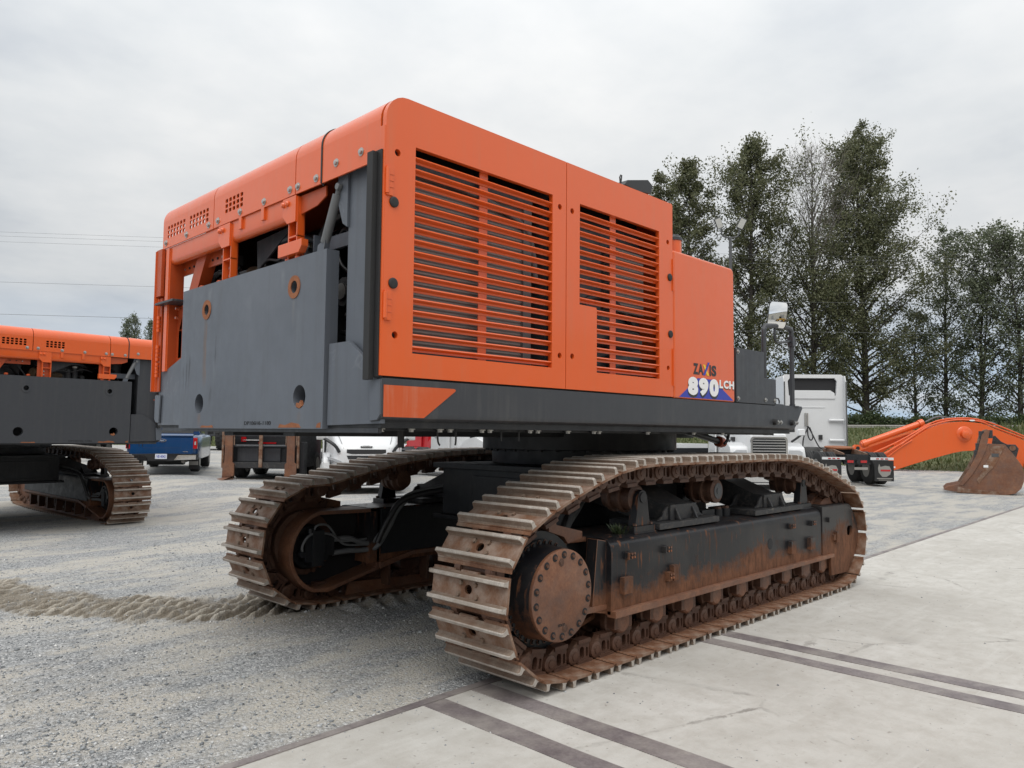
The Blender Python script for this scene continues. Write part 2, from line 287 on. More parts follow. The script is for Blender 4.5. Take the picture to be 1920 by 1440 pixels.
def mat_concrete():
    s = NT('concrete')
    a = s.noise(0.55, 7, 0.65); b = s.noise(6, 7, 0.7); d = s.noise(60, 4, 0.7); st = s.noise(2.0, 5, 0.6, s.mp((0.25, 2.2, 1), (3, 1, 0)))
    c = s.ramp(a, (0.3, (0.37, 0.352, 0.322, 1)), (0.55, (0.465, 0.449, 0.418, 1)), (0.75, (0.53, 0.515, 0.487, 1)))
    c = s.mix(s.rng(b, 0.42, 0.70, 0, 0.6), c, (0.33, 0.305, 0.27, 1))
    c = s.mix(s.rng(st, 0.55, 0.75, 0, 0.4), c, (0.57, 0.56, 0.535, 1))
    c = s.mix(s.rng(d, 0.62, 0.74, 0, 0.55), c, (0.20, 0.18, 0.155, 1))
    c = s.mix(s.rng(s.noise(22, 3, 0.5), 0.66, 0.72, 0, 0.7), c, (0.22, 0.20, 0.175, 1))
    oil = s.voro(0.9, s.mp((1, 1, 1), (4.2, 1.6, 0))); c = s.mix(s.ma('MULTIPLY', s.rng(s.ma('ADD', oil, s.ma('MULTIPLY', s.ma('SUBTRACT', b, 0.5), 0.35)), 0.16, 0.05), s.rng(a, 0.40, 0.55, 0.0, 0.55)), c, (0.22, 0.205, 0.185, 1))
    c = s.mix(s.rng(s.noise(9, 4, 0.6, s.mp((0.12, 3.0, 1), (7, 2, 0))), 0.62, 0.78, 0, 0.28), c, (0.60, 0.59, 0.57, 1))
    cr = s.voro(0.55, s.mp((1, 1, 1), (0.3, 0.6, 0)), 'DISTANCE_TO_EDGE')
    c = s.mix(s.ma('MULTIPLY', s.rng(s.ma('ADD', cr, s.ma('MULTIPLY', s.ma('SUBTRACT', b, 0.5), 0.10)), 0.010, 0.0), s.rng(a, 0.5, 0.62)), c, (0.2, 0.185, 0.165, 1))
    s.set(c, 0.85); s.bump(s.ma('ADD', b, s.ma('MULTIPLY', d, 0.6)), 0.4, 0.008); return s.m
MT['concrete'] = mat_concrete()
MT['steel_strip'] = mat_rust('worn_steel_strip', (0.12, 0.10, 0.102, 1), (0.18, 0.155, 0.157, 1), (0.25, 0.22, 0.218, 1), 0.5, (0.40, 0.37, 0.33, 1), 0.4, 0.8)
MT['bank'] = mat_rust('grassy_soil', (0.06, 0.075, 0.028, 1), (0.10, 0.115, 0.05, 1), (0.17, 0.165, 0.085, 1), 0.95, scale=0.6)

# ------------------------------------------------------------ mesh helpers
class MB:
    def __init__(s): s.v = []; s.f = []; s.k = []; s.mats = []
    def mi(s, m):
        m = MT[m] if isinstance(m, str) else m
        if m not in s.mats: s.mats.append(m)
        return s.mats.index(m)
    def add(s, v, f, m, mat=None):
        o = len(s.v); k = s.mi(m)
        if mat is not None: v = [tuple(mat @ Vector(p)) for p in v]
        s.v += [tuple(p) for p in v]; s.f += [tuple(i + o for i in q) for q in f]; s.k += [k] * len(f); return s
    def box(s, x0, x1, y0, y1, z0, z1, m, mat=None):
        v = [(x, y, z) for z in (z0, z1) for y in (y0, y1) for x in (x0, x1)]
        return s.add(v, [(0, 2, 3, 1), (4, 5, 7, 6), (0, 1, 5, 4), (2, 6, 7, 3), (0, 4, 6, 2), (1, 3, 7, 5)], m, mat)
    def prism(s, poly, ax, lo, hi, m, mat=None):
        n = len(poly); v = []
        for t in (lo, hi):
            for a, b in poly: v.append((t, a, b) if ax == 'x' else ((a, t, b) if ax == 'y' else (a, b, t)))
        f = [tuple(range(n)), tuple(range(2 * n - 1, n - 1, -1))] + [(i, i + n, (i + 1) % n + n, (i + 1) % n) for i in range(n)]
        return s.add(v, f, m, mat)
    def cyl(s, p0, p1, r0, m, r1=None, n=20):
        p0, p1 = Vector(p0), Vector(p1); r1 = r0 if r1 is None else r1; d = (p1 - p0).normalized()
        a = d.orthogonal().normalized(); b = d.cross(a); v = []
        for p, r in ((p0, r0), (p1, r1)):
            for i in range(n):
                t = 2 * math.pi * i / n; v.append(p + a * (r * math.cos(t)) + b * (r * math.sin(t)))
        f = [tuple(range(n - 1, -1, -1)), tuple(range(n, 2 * n))] + [(i, (i + 1) % n, (i + 1) % n + n, i + n) for i in range(n)]
        return s.add(v, f, m)
    def lathe(s, p0, axis, prof, m, n=28):
        # prof: list of (distance along axis, radius)
        p0 = Vector(p0); d = Vector(axis).normalized(); a = d.orthogonal().normalized(); b = d.cross(a); v = []; f = []
        for t, r in prof:
            for i in range(n):
                q = 2 * math.pi * i / n; v.append(p0 + d * t + a * (r * math.cos(q)) + b * (r * math.sin(q)))
        for j in range(len(prof) - 1):
            for i in range(n): f.append((j * n + i, j * n + (i + 1) % n, (j + 1) * n + (i + 1) % n, (j + 1) * n + i))
        f.append(tuple(range(n - 1, -1, -1))); k = (len(prof) - 1) * n; f.append(tuple(range(k, k + n)))
        return s.add(v, f, m)
    def tube(s, pts, r, m, n=8, sub=4, cap=True):
        P = [Vector(p) for p in pts]
        if len(P) > 2 and sub > 1:
            Q = []
            for i in range(len(P) - 1):
                a, b, c, d = P[max(i - 1, 0)], P[i], P[i + 1], P[min(i + 2, len(P) - 1)]
                for k in range(sub):
                    t = k / sub; Q.append(0.5 * ((2 * b) + (c - a) * t + (2 * a - 5 * b + 4 * c - d) * t * t + (3 * b - a - 3 * c + d) * t ** 3))
            P = Q + [P[-1]]
        N_ = len(P); rr = r if isinstance(r, (list, tuple)) else [r] * N_
        if len(rr) != N_: rr = [rr[0] + (rr[-1] - rr[0]) * i / (N_ - 1) for i in range(N_)]
        v = []; f = []; ref = None
        for i, p in enumerate(P):
            d = (P[min(i + 1, N_ - 1)] - P[max(i - 1, 0)]).normalized()
            if ref is None: ref = d.orthogonal().normalized()
            a = (ref - d * ref.dot(d)); a = a.normalized() if a.length > 1e-6 else d.orthogonal().normalized(); ref = a; b = d.cross(a)
            for k in range(n):
                t = 2 * math.pi * k / n; v.append(p + a * (rr[i] * math.cos(t)) + b * (rr[i] * math.sin(t)))
        for i in range(N_ - 1):
            for k in range(n): f.append((i * n + k, i * n + (k + 1) % n, (i + 1) * n + (k + 1) % n, (i + 1) * n + k))
        if cap: f.append(tuple(range(n - 1, -1, -1))); f.append(tuple(range((N_ - 1) * n, N_ * n)))
        return s.add(v, f, m)
    def plate(s, outer, holes, t, m, mat):
        v, f = fill2d(outer, holes, t); return s.add(v, f, m, mat)
    def mesh(s, name, bev=0.0, seg=2, smooth=40, off=(0, 0, 0)):
        me = bpy.data.meshes.new(name)
        me.from_pydata([(p[0] - off[0], p[1] - off[1], p[2] - off[2]) for p in s.v], [], s.f)
        for m in s.mats: me.materials.append(m)
        me.polygons.foreach_set('material_index', s.k)
        bm = bmesh.new(); bm.from_mesh(me)
        bmesh.ops.recalc_face_normals(bm, faces=bm.faces)
        if bev > 0:
            ed = [e for e in bm.edges if len(e.link_faces) == 2 and e.calc_face_angle(0) > R_(35)]
            bmesh.ops.bevel(bm, geom=ed, offset=bev, segments=seg, profile=0.6, affect='EDGES', clamp_overlap=True)
        bm.to_mesh(me); bm.free()
        if smooth:
            me.polygons.foreach_set('use_smooth', [True] * len(me.polygons)); me.set_sharp_from_angle(angle=R_(smooth))
        me.update(); return me
    def build(s, name, parent=None, bev=0.0, seg=2, smooth=40, off=None):
        if off is None: off = ORG if parent is not None and USE_ORG else (0, 0, 0)
        o = bpy.data.objects.new(name, s.mesh(name, bev, seg, smooth, off)); COL.objects.link(o)
        if parent is not None: o.parent = parent
        if bev > 0 and smooth:
            w = o.modifiers.new('weighted', 'WEIGHTED_NORMAL'); w.keep_sharp = True; w.weight = 80
        return o
ORG = (0, 0, 0); USE_ORG = False
def curve_mesh(cu):
    o = bpy.data.objects.new('tmp', cu); COL.objects.link(o)
    dg = bpy.context.evaluated_depsgraph_get(); me = bpy.data.meshes.new_from_object(o.evaluated_get(dg))
    bpy.data.objects.remove(o); bpy.data.curves.remove(cu)
    v = [tuple(x.co) for x in me.vertices]; f = [tuple(p.vertices) for p in me.polygons]; bpy.data.meshes.remove(me); return v, f
def fill2d(outer, holes, t):
    cu = bpy.data.curves.new('c', 'CURVE'); cu.dimensions = '2D'; cu.fill_mode = 'BOTH'; cu.extrude = t / 2
    for lp in [outer] + list(holes):
        sp = cu.splines.new('POLY'); sp.points.add(len(lp) - 1); sp.use_cyclic_u = True
        for i, p in enumerate(lp): sp.points[i].co = (p[0], p[1], 0, 1)
    v, f = curve_mesh(cu)
    # weld the front, back and rim of the extruded fill
    key = {}; nv = []; mp = []
    for p in v:
        k = (round(p[0], 5), round(p[1], 5), round(p[2], 5))
        if k not in key: key[k] = len(nv); nv.append(p)
        mp.append(key[k])
    nf = []
    for q in f:
        r = []
        for i in q:
            if mp[i] not in r: r.append(mp[i])
        if len(r) > 2: nf.append(tuple(r))
    return nv, nf
def text2d(txt, size, t, offset=0.0, shear=0.0, space=1.0):
    cu = bpy.data.curves.new('t', 'FONT'); cu.body = txt; cu.size = size; cu.extrude = t / 2; cu.offset = offset; cu.shear = shear; cu.space_character = space
    cu.resolution_u = 4
    return curve_mesh(cu)
def fit(v, x0, x1, y0, y1):
    a = np.array(v); lo = a.min(0); hi = a.max(0)
    a[:, 0] = x0 + (a[:, 0] - lo[0]) / (hi[0] - lo[0]) * (x1 - x0); a[:, 1] = y0 + (a[:, 1] - lo[1]) / (hi[1] - lo[1]) * (y1 - y0)
    return [tuple(p) for p in a]
def circle(cx, cy, r, n=20, r2=None): return [(cx + r * math.cos(2 * math.pi * i / n), cy + (r2 or r) * math.sin(2 * math.pi * i / n)) for i in range(n)]
def rrect(x0, x1, y0, y1, r, n=3):
    o = []
    for cx, cy, a in ((x1 - r, y1 - r, 0), (x0 + r, y1 - r, 90), (x0 + r, y0 + r, 180), (x1 - r, y0 + r, 270)):
        for i in range(n + 1): t = R_(a + 90 * i / n); o.append((cx + r * math.cos(t), cy + r * math.sin(t)))
    return o
def frame(u, v, w, o): return Matrix(((u[0], v[0], w[0], o[0]), (u[1], v[1], w[1], o[1]), (u[2], v[2], w[2], o[2]), (0, 0, 0, 1)))
def XZ(y): return frame((1, 0, 0), (0, 0, 1), (0, -1, 0), (0, y, 0))        # local (x,z) plate at a given y
def YZ(x): return frame((0, 1, 0), (0, 0, 1), (1, 0, 0), (x, 0, 0))
def XY(z): return frame((1, 0, 0), (0, 1, 0), (0, 0, 1), (0, 0, z))
def tag(o, label=None, cat=None, group=None, kind=None):
    for k, v in (('label', label), ('category', cat), ('group', group), ('kind', kind)):
        if v: o[k] = v
    return o
def empty(name, loc, rz=0.0):
    o = bpy.data.objects.new(name, None); COL.objects.link(o); o.location = loc; o.rotation_euler = (0, 0, rz); o.empty_display_size = 0.3
    return o
def dup_tree(o, parent=None):
    c = o.copy(); COL.objects.link(c)
    if parent is not None: c.parent = parent
    for ch in KIDS.get(o, ()) or [x for x in bpy.data.objects if x.parent == o]: dup_tree(ch, c)
    return c
KIDS = {}
def inst(name, me, parent, mat=None):
    o = bpy.data.objects.new(name, me); COL.objects.link(o); o.parent = parent
    if mat is not None: o.matrix_local = mat
    return o
def at(px, depth, z=0.0):
    # world point: px columns of the 1920-wide frame turned into metres right of the view axis at that depth
    lat = (px - 960) / 1425.9 * depth
    return Vector((AX[0][0] * lat + AX[0][2] * depth, AX[1][0] * lat + AX[1][2] * depth, z))
VIEW_A = math.atan2(AX[1][2], AX[0][2])
# ------------------------------------------------------------ excavator
YC = 5.13
def arc(cx, cz, r, a0, a1, n): return [(cx + r * math.cos(R_(a0 + (a1 - a0) * i / n)), cz + r * math.sin(R_(a0 + (a1 - a0) * i / n))) for i in range(n + 1)]
def track_path(mir):
    rear = [(4.95, 1.357), (4.70, 1.349), (4.40, 1.305), (4.13, 1.228), (3.90, 1.148)] if not mir else [(5.9, 1.345), (5.4, 1.325), (5.04, 1.295), (4.78, 1.258), (4.5, 1.208), (4.24, 1.152), (4.0, 1.09)]
    P = [(4.0, 0.124), (8.3, 0.124)] + arc(8.55, 0.576, 0.452, -90, 72, 16) + [(8.40, 1.10), (8.09, 1.190), (7.70, 1.290), (7.35, 1.340), (7.0, 1.357)] + rear + arc(3.82, 0.606, 0.482, 100 if mir else 115, 270, 18)
    P = np.array(P); d = np.linalg.norm(np.diff(np.vstack([P, P[:1]]), axis=0), axis=1); s = np.concatenate([[0], np.cumsum(d)]); P = np.vstack([P, P[:1]])
    return s, P
def shoe_mesh():
    b = MB(); W = 0.35
    outer = []
    # plate outline in (v across, u along); half slots for the chain links at both ends
    e0, e1 = -0.114, 0.112
    outer += [(-W, e0)] + [(-0.15, e0), (-0.145, e0 + 0.032), (-0.085, e0 + 0.032), (-0.08, e0), (0.08, e0), (0.085, e0 + 0.032), (0.145, e0 + 0.032), (0.15, e0), (W, e0), (W, e1 - 0.012), (W - 0.012, e1), (-W + 0.012, e1), (-W, e1 - 0.012)]
    hole = circle(0, 0.0, 0.034, 14, 0.030)
    b.plate(outer, [hole], 0.016, 'rust', frame((0, 1, 0), (1, 0, 0), (0, 0, 1), (0, 0, 0.068)))
    b.plate(outer, [hole], 0.001, 'shoe_outer', frame((0, 1, 0), (1, 0, 0), (0, 0, 1), (0, 0, 0.0768)))
    lip = [(0.100, 0.060), (0.113, 0.060), (0.130, 0.052), (0.133, 0.058), (0.116, 0.070), (0.100, 0.074)]
    b.prism(lip, 'y', -W + 0.006, W - 0.006, 'rust')
    for u, s in ((-0.078, 1), (0.078, -1)):
        pr = [(u - 0.026, 0.074), (u - 0.0155, 0.090), (u - 0.0135, 0.122), (u - 0.009, 0.128), (u + 0.009, 0.128), (u + 0.0135, 0.122), (u + 0.0155, 0.090), (u + 0.026, 0.074)]
        n = len(pr); vs_ = []
        for y, ins in ((-W, 0), (-W + 0.0, 1), (W - 0.0, 1), (W, 0)):
            pass
        secs = [(-W + 0.001, 0.86), (-W + 0.012, 1.0), (W - 0.012, 1.0), (W - 0.001, 0.86)]
        for y, k in secs:
            for (a, h) in pr: vs_.append((a, y, 0.074 + (h - 0.074) * k))
        f = []
        for j in range(3):
            for i in range(n - 1):
                if i in (0, 1, 5, 6): f.append((j * n + i, j * n + i + 1, (j + 1) * n + i + 1, (j + 1) * n + i))
        b.add(vs_, f, 'rust_dust')
        f = [(j * n + i, j * n + i + 1, (j + 1) * n + i + 1, (j + 1) * n + i) for j in range(3) for i in (2, 3, 4)]
        f += [tuple(range(n)), tuple(range(4 * n - 1, 3 * n - 1, -1))]
        b.add(vs_, f, 'tip')
    for (u, v) in ((0.036, 0.085), (0.036, -0.085), (-0.036, 0.068), (-0.036, -0.068)):
        b.cyl((u, v, 0.074), (u, v, 0.092), 0.0175, 'rust_dust', 0.015, n=6)
    return b.mesh('track_shoe', 0.0, smooth=28)
def link_mesh():
    b = MB(); H = 0.1225
    boss = [(-H + 0.060 * math.cos(R_(a)), 0.060 * math.sin(R_(a))) for a in range(70, 271, 20)]
    side = boss + [(-H + 0.035, -0.078), (-H + 0.05, -0.092), (H - 0.062, -0.092), (H - 0.066, -0.02), (H - 0.064, 0.058), (-H + 0.022, 0.058)]
    holes = [rrect(-0.044, 0.000, -0.046, 0.036, 0.020), rrect(0.022, 0.043, -0.036, 0.034, 0.009)]
    for sg in (1, -1):
        b.plate(side, holes, 0.045, 'rust_link', frame((1, 0, 0), (0, 0, 1), (0, 1, 0), (0, sg * 0.140, 0)))
        b.lathe((-H, sg * 0.150, 0), (0, sg, 0), [(0, 0.058), (0.026, 0.057), (0.033, 0.046), (0.033, 0.027), (0.039, 0.026), (0.040, 0.01)], 'rust_link', 18)
        b.box(-H + 0.05, H - 0.062, sg * 0.140 - 0.036, sg * 0.140 + 0.034, -0.097, -0.070, 'rust_link')
        b.box(-H + 0.03, H - 0.05, sg * 0.140 - 0.03, sg * 0.140 + 0.045, 0.044, 0.062, 'rust_link')
    b.cyl((-H, -0.13, 0), (-H, 0.13, 0), 0.036, 'rust_link', n=12)
    return b.mesh('track_link', 0.0, smooth=45)
def set_org(o):
    global ORG, USE_ORG
    ORG = o; USE_ORG = True

ex = empty('excavator', (6.2, YC, 0))
tag(ex, 'large orange tracked excavator without boom or counterweight, filling the middle of the yard', 'excavator', 'orange tracked excavators')
set_org((6.2, YC, 0))
SHOE, LINK = shoe_mesh(), link_mesh()
def build_track(mir):
    s, P = track_path(mir); Ltot = s[-1]; n = round(Ltot / 0.245); p = Ltot / n
    def pt(q): q %= Ltot; return np.array([np.interp(q, s, P[:, 0]), np.interp(q, s, P[:, 1])])
    yc = 3.61 if not mir else 2 * YC - 3.61
    base = MB(); base.cyl((3.82, yc - 0.11, 0.60), (3.82, yc + 0.11, 0.60), 0.30, 'rust_link', n=24)
    tr = base.build('crawler_track', ex)
    off = 0.11
    for i in range(n):
        a, c = pt(i * p + off), pt((i + 1) * p + off); m = (a + c) / 2; t = (c - a) / np.linalg.norm(c - a); nx, nz = t[1], -t[0]
        mat = frame((t[0], 0, t[1]), (0, -1, 0), (nx, 0, nz), (m[0] - ORG[0], yc - ORG[1], m[1] - ORG[2]))
        inst('track_shoe', SHOE, tr, mat); inst('track_link', LINK, tr, mat)
def build_undercarriage(mir):
    Y = (lambda y: 2 * YC - y) if mir else (lambda y: y)
    sg = -1 if mir else 1
    def bx(b, x0, x1, y0, y1, z0, z1, m): ya, yb = sorted((Y(y0), Y(y1))); return b.box(x0, x1, ya, yb, z0, z1, m)
    def pz(b, poly, y0, y1, m): ya, yb = sorted((Y(y0), Y(y1))); return b.prism(poly, 'y', ya, yb, m)
    build_track(mir)
    # ---- track frame: box beam with rounded upper outer edge, sloping bottom flange
    b = MB()
    sec = [(3.36, 0.36), (3.36, 0.80), (3.367, 0.845), (3.385, 0.875), (3.42, 0.895), (3.47, 0.902), (3.93, 0.902), (3.93, 0.36)]
    b.prism([(Y(y), z) for y, z in sec], 'x', 4.43, 8.06, 'worn')
    fr = b.build('track_frame', ex, 0.006)
    b = MB()
    sec2 = [(3.352, 0.38), (3.352, 0.80), (3.36, 0.85), (3.38, 0.885), (3.42, 0.908), (3.47, 0.914), (3.93, 0.914), (3.93, 0.38)]
    # idler guard (front section of the frame), with the tapered nose
    out = [(8.075, 0.38), (8.28, 0.38), (8.29, 0.165), (8.72, 0.155), (9.05, 0.40), (9.075, 0.62), (8.86, 0.872), (8.80, 0.90), (8.075, 0.905)]
    b.plate(out, [rrect(8.74, 8.89, 0.545, 0.655, 0.04)], 0.03, 'worn_rusty', XZ(Y(3.367)))
    pz(b, [(8.075, 0.38), (8.28, 0.38), (8.29, 0.30), (8.70, 0.30), (8.70, 0.885), (8.075, 0.89)], 3.385, 3.46, 'worn')
    pz(b, [(8.075, 0.875), (8.80, 0.868), (8.86, 0.850), (8.80, 0.905), (8.075, 0.912)], 3.375, 3.60, 'worn_rusty')
    b.build('idler_guard', fr, 0.005)
    b = MB(); pz(b, [(4.43, 0.345), (8.30, 0.365), (8.30, 0.40), (4.43, 0.395)], 3.318, 3.40, 'rust_cap'); b.build('bottom_flange', fr, 0.006)
    b = MB(); pz(b, [(4.16, 0.40), (4.44, 0.40), (4.44, 0.435), (4.12, 0.445)], 3.40, 3.66, 'rust_cap'); pz(b, [(4.27, 0.40), (4.43, 0.37), (4.43, 0.885), (4.33, 0.905)], 3.405, 3.50, 'worn'); b.build('frame_end_plate', fr, 0.004)
    b = MB(); pz(b, [(4.30, 0.905), (4.30, 0.955), (4.02, 1.02), (3.97, 1.15), (3.92, 1.15), (3.94, 0.98), (4.10, 0.93), (4.14, 0.88)], 3.52, 3.60, 'rust_cap'); b.build('track_scraper', fr, 0.004)
    # welded blocks along the frame
    for x, z, w, h, m in ((4.628, .765, .07, .05, 1), (5.109, .762, .07, .05, 1), (7.307, .765, .07, .05, 1), (7.79, .760, .07, .05, 1), (8.211, .764, .05, .05, 0), (5.142, .552, .05, .07, 1), (8.334, .568, .05, .06, 0)):
        b = MB(); bx(b, x - w / 2, x + w / 2, 3.322, 3.362, z - h / 2, z + h / 2, 'worn_rusty')
        if m:
            for dx in (-.016, .016):
                b.cyl((x + dx + .012, Y(3.322), z - .008), (x + dx + .012, Y(3.312), z - .008), .012, 'rust_ring', n=8)
                b.cyl((x + dx + .012, Y(3.322), z + .018), (x + dx + .012, Y(3.312), z + .018), .012, 'rust_cap', n=8)
        b.build('mounting_block', fr, 0.003)
    for x, z in ((4.587, .56), (7.318, .563), (7.762, .56), (5.215, .575), (8.41, .57)):
        b = MB(); w = .055 if x not in (5.215, 8.41) else .035; bx(b, x - w, x + w, 3.318, 3.362, z - .06, z + .06, 'worn_rusty'); b.build('wear_pad', fr, 0.004)
    b = MB(); b.lathe((6.894, Y(3.3605), .634), (0, -sg, 0), [(0, .052), (.0025, .052), (.003, .048)], 'void', 20); b.build('inspection_hole', fr)
    # carrier rollers on pedestals
    for k, x in enumerate((4.95, 6.18, 7.85)):
        b = MB()
        b.lathe((x, Y(3.50), 1.155), (0, sg, 0), [(0, .0), (0, .085), (.012, .108), (.05, .108), (.055, .098), (.10, .098), (.105, .118), (.13, .118), (.135, .095), (.20, .095), (.205, .118), (.23, .118), (.24, .09), (.29, .09)], 'rust_link', 26)
        r = b.build('carrier_roller', fr, 0.002)
        b = MB()
        if k != 1:
            pz(b, [(x - .10, .95), (x - .085, 1.02), (x - .06, 1.17), (x - .04, 1.21), (x, 1.225), (x + .04, 1.21), (x + .06, 1.17), (x + .085, 1.02), (x + .10, .95)], 3.45, 3.52, 'worn')
            b.cyl((x, Y(3.452), 1.165), (x, Y(3.442), 1.165), .042, 'black', n=18)
            bx(b, x - .14, x + .14, 3.43, 3.62, .90, .95, 'worn'); bx(b, x - .15, x + .15, 3.42, 3.66, .895, .905, 'black')
            for dx in (-.1, .11): b.cyl((x + dx, Y(3.455), .95), (x + dx, Y(3.455), .972), .02, 'rust_cap', n=6)
        else:
            bx(b, x - .10, x + .12, 3.60, 3.86, .90, .98, 'black'); b.cyl((x, Y(3.82), 1.155), (x, Y(3.9), 1.155), .05, 'black'); bx(b, x - .06, x + .06, 3.83, 3.89, .95, 1.2, 'black')
            b2 = MB(); b2.lathe((x, Y(3.498), 1.155), (0, -sg, 0), [(0, .07), (.004, .07), (.006, .03), (.010, .03)], 'beamgrey', 20); b2.build('roller_cap', r)
        b.build('roller_pedestal', r, 0.006)
    # sloping legs of the centre frame resting on the track frame
    for x0, x1 in ((5.11, 6.03), (6.69, 7.73)):
        b = MB(); m = (x0 + x1) / 2; w = .20
        bx(b, x0, x1, 3.40, 3.90, .905, .955, 'dusty_black')
        poly = [(3.47, .955), (3.47, 1.08), (3.58, 1.085), (4.30, 1.37), (4.30, 1.05), (3.90, .955)]
        b.prism([(Y(y), z) for y, z in poly], 'x', m - w, m + w, 'dusty_black')
        for sx in (-1, 1):
            for q in (0, 1):
                g = [(0, 1.07), (.05, 1.05), (.09, .99), (.16, .958), (0, .958)]
                g = [(m + sx * (w + d), z) for d, z in g]
                pz(b, g, 3.49 + q * .26, 3.512 + q * .26, 'dusty_black')
        for sx in (-.13, .13):
            b.prism([(Y(3.468), 1.06), (Y(3.445), 1.02), (Y(3.415), .96), (Y(3.468), .96)], 'x', m + sx - .012, m + sx + .012, 'dusty_black')
        b.build('frame_leg', ex, 0.008)
    for x in (6.38, 6.52):
        b = MB(); b.cyl((x, Y(3.62), .90), (x, Y(3.62), .975), .045, 'black', n=14); b.cyl((x, Y(3.62), .975), (x, Y(3.62), .995), .036, 'rust_link', n=6); b.build('anchor_bolt', fr)
    # bottom rollers with end caps
    for x in (4.62, 5.07, 5.51, 5.96, 6.41, 6.86, 7.31, 7.75, 8.18):
        b = MB(); b.lathe((x, Y(3.46), .285), (0, sg, 0), [(0, .0), (0, .10), (.01, .125), (.055, .125), (.06, .09), (.24, .09), (.245, .125), (.295, .125), (.30, .09)], 'rust_link', 24)
        r = b.build('track_roller', fr, 0.0)
        b = MB(); b.lathe((x, Y(3.475), .285), (0, -sg, 0), [(0, .095), (.07, .085), (.085, .07), (.088, .02)], 'rust_cap', 18)
        for dx in (-1, 1): bx(b, x + dx * .075 - .03, x + dx * .075 + .03, 3.392, 3.46, .24, .36, 'rust_link')
        b.build('roller_cap', r, 0.004)
    # idler
    b = MB(); b.lathe((8.56, Y(3.46), .585), (0, sg, 0), [(0, .0), (0, .36), (.02, .40), (.10, .405), (.11, .43), (.19, .43), (.20, .405), (.29, .40), (.31, .36), (.31, .0)], 'rust_cap', 40); b.build('idler_wheel', ex)
    # final drive: sprocket flange with bolt ring, drum, cover plate
    b = MB()
    prof = [(.05, .30)]
    b.lathe((3.845, Y(3.50), .592), (0, sg, 0), [(0, .31), (0, .345), (.03, .345), (.03, .40), (.14, .40), (.14, .3)], 'black', 48)
    nt_ = 23
    teeth = []
    for i in range(nt_ * 2): a = 2 * math.pi * i / (nt_ * 2); r = .475 if i % 2 else .405; teeth += [(3.835 + r * math.cos(a - .03), .595 + r * math.sin(a - .03)), (3.835 + r * math.cos(a + .03), .595 + r * math.sin(a + .03))]
    pz(b, teeth, 3.58, 3.645, 'rust_link')
    fd = b.build('final_drive', ex)
    bb = MB(); bb.cyl((0, 0, 0), (0, -.016 * sg, 0), .013, 'black', n=6); bb.cyl((0, 0.002 * sg, 0), (0, -.004 * sg, 0), .019, 'rust_link', n=10); bm_ = bb.mesh('flange_bolt')
    for i in range(34):
        a = 2 * math.pi * i / 34; inst('flange_bolt', bm_, fd, Matrix.Translation((3.845 + .328 * math.cos(a) - ORG[0], Y(3.499) - ORG[1], .592 + .328 * math.sin(a))))
    b = MB(); b.lathe((3.832, Y(3.50), .60), (0, -sg, 0), [(0, .318), (.02, .306), (.16, .303), (.172, .300), (.172, .2)], 'worn', 48); b.build('drive_drum', fd)
    b = MB(); b.lathe((3.832, Y(3.327), .60), (0, -sg, 0), [(0, .296), (.012, .299), (.026, .297), (.030, .290)], 'rust_cap', 56)
    for a in (95, -85): b.lathe((3.832 + .215 * math.cos(R_(a)), Y(3.298), .60 + .215 * math.sin(R_(a))), (0, -sg, 0), [(0, .026), (.003, .026), (.003, .018), (.007, .016)], 'rust_link', 16)
    b.build('cover_plate', fd)
    bb = MB(); bb.lathe((0, .0005 * sg, 0), (0, -sg, 0), [(0, .025), (.002, .025), (.0022, .018)], 'void', 16); bb.cyl((0, 0, 0), (0, -.012 * sg, 0), .0125, 'rust_link', .011, n=10); bm_ = bb.mesh('cover_bolt')
    for i in range(18):
        a = 2 * math.pi * (i + .4) / 18; inst('cover_bolt', bm_, fd, Matrix.Translation((3.832 + .262 * math.cos(a) - ORG[0], Y(3.2965) - ORG[1], .60 + .262 * math.sin(a))))
    for (zz, tx, sz) in ((.412, 'HITACHI', .02), (.505, 'AB', .0)):
        if sz:
            v, f = text2d(tx, .03, .002, .0008)
            b = MB(); ctr = 3.815; v = fit(v, ctr - .032, ctr + .032, zz - .009, zz + .009)
            if mir: v = [(2 * ctr - p[0], p[1], p[2]) for p in v]
            b.add(v, f, 'void', XZ(Y(3.2965))); b.build('cast_lettering', fd)
    # ---- inner side: motor guard shell with opening, motor, hoses
    gi = 3.93
    def loop(sc_=0.0):
        o = arc(3.95, .53, .39 - sc_, 105, 250, 14)
        return o + [(3.97, .148 + sc_), (4.55 - sc_, .293 + sc_ * .7), (4.55 - sc_, .895 - sc_)]
    b = MB(); b.plate(loop(0), [loop(.035)], .34, 'rust_cap', XZ(Y(gi - .17)))
    g = b.build('motor_guard', ex, 0.004)
    b = MB(); b.plate(loop(.036), [], .02, 'void', XZ(Y(gi - .262))); b.build('guard_back_plate', g)
    b = MB()
    b.lathe((3.86, Y(gi - .258), .56), (0, sg, 0), [(0, .27), (.03, .27), (.03, .22), (.10, .20)], 'black', 30)
    bx(b, 3.74, 3.98, gi - .22, gi - .03, .44, .68, 'black'); bx(b, 3.80, 3.92, gi - .2, gi - .0, .40, .73, 'black'); bx(b, 3.98, 4.06, gi - .16, gi - .05, .48, .66, 'black')
    b.cyl((3.80, Y(gi - .05), .70), (3.80, Y(gi - .05), .75), .03, 'black'); b.cyl((3.70, Y(gi - .08), .52), (3.70, Y(gi - .0), .52), .03, 'black')
    b.build('travel_motor', g, 0.006)
    bb = MB(); bb.cyl((0, 0, 0), (0, .03 * sg, 0), .022, 'rust_link', .02, n=8); bm_ = bb.mesh('motor_bolt')
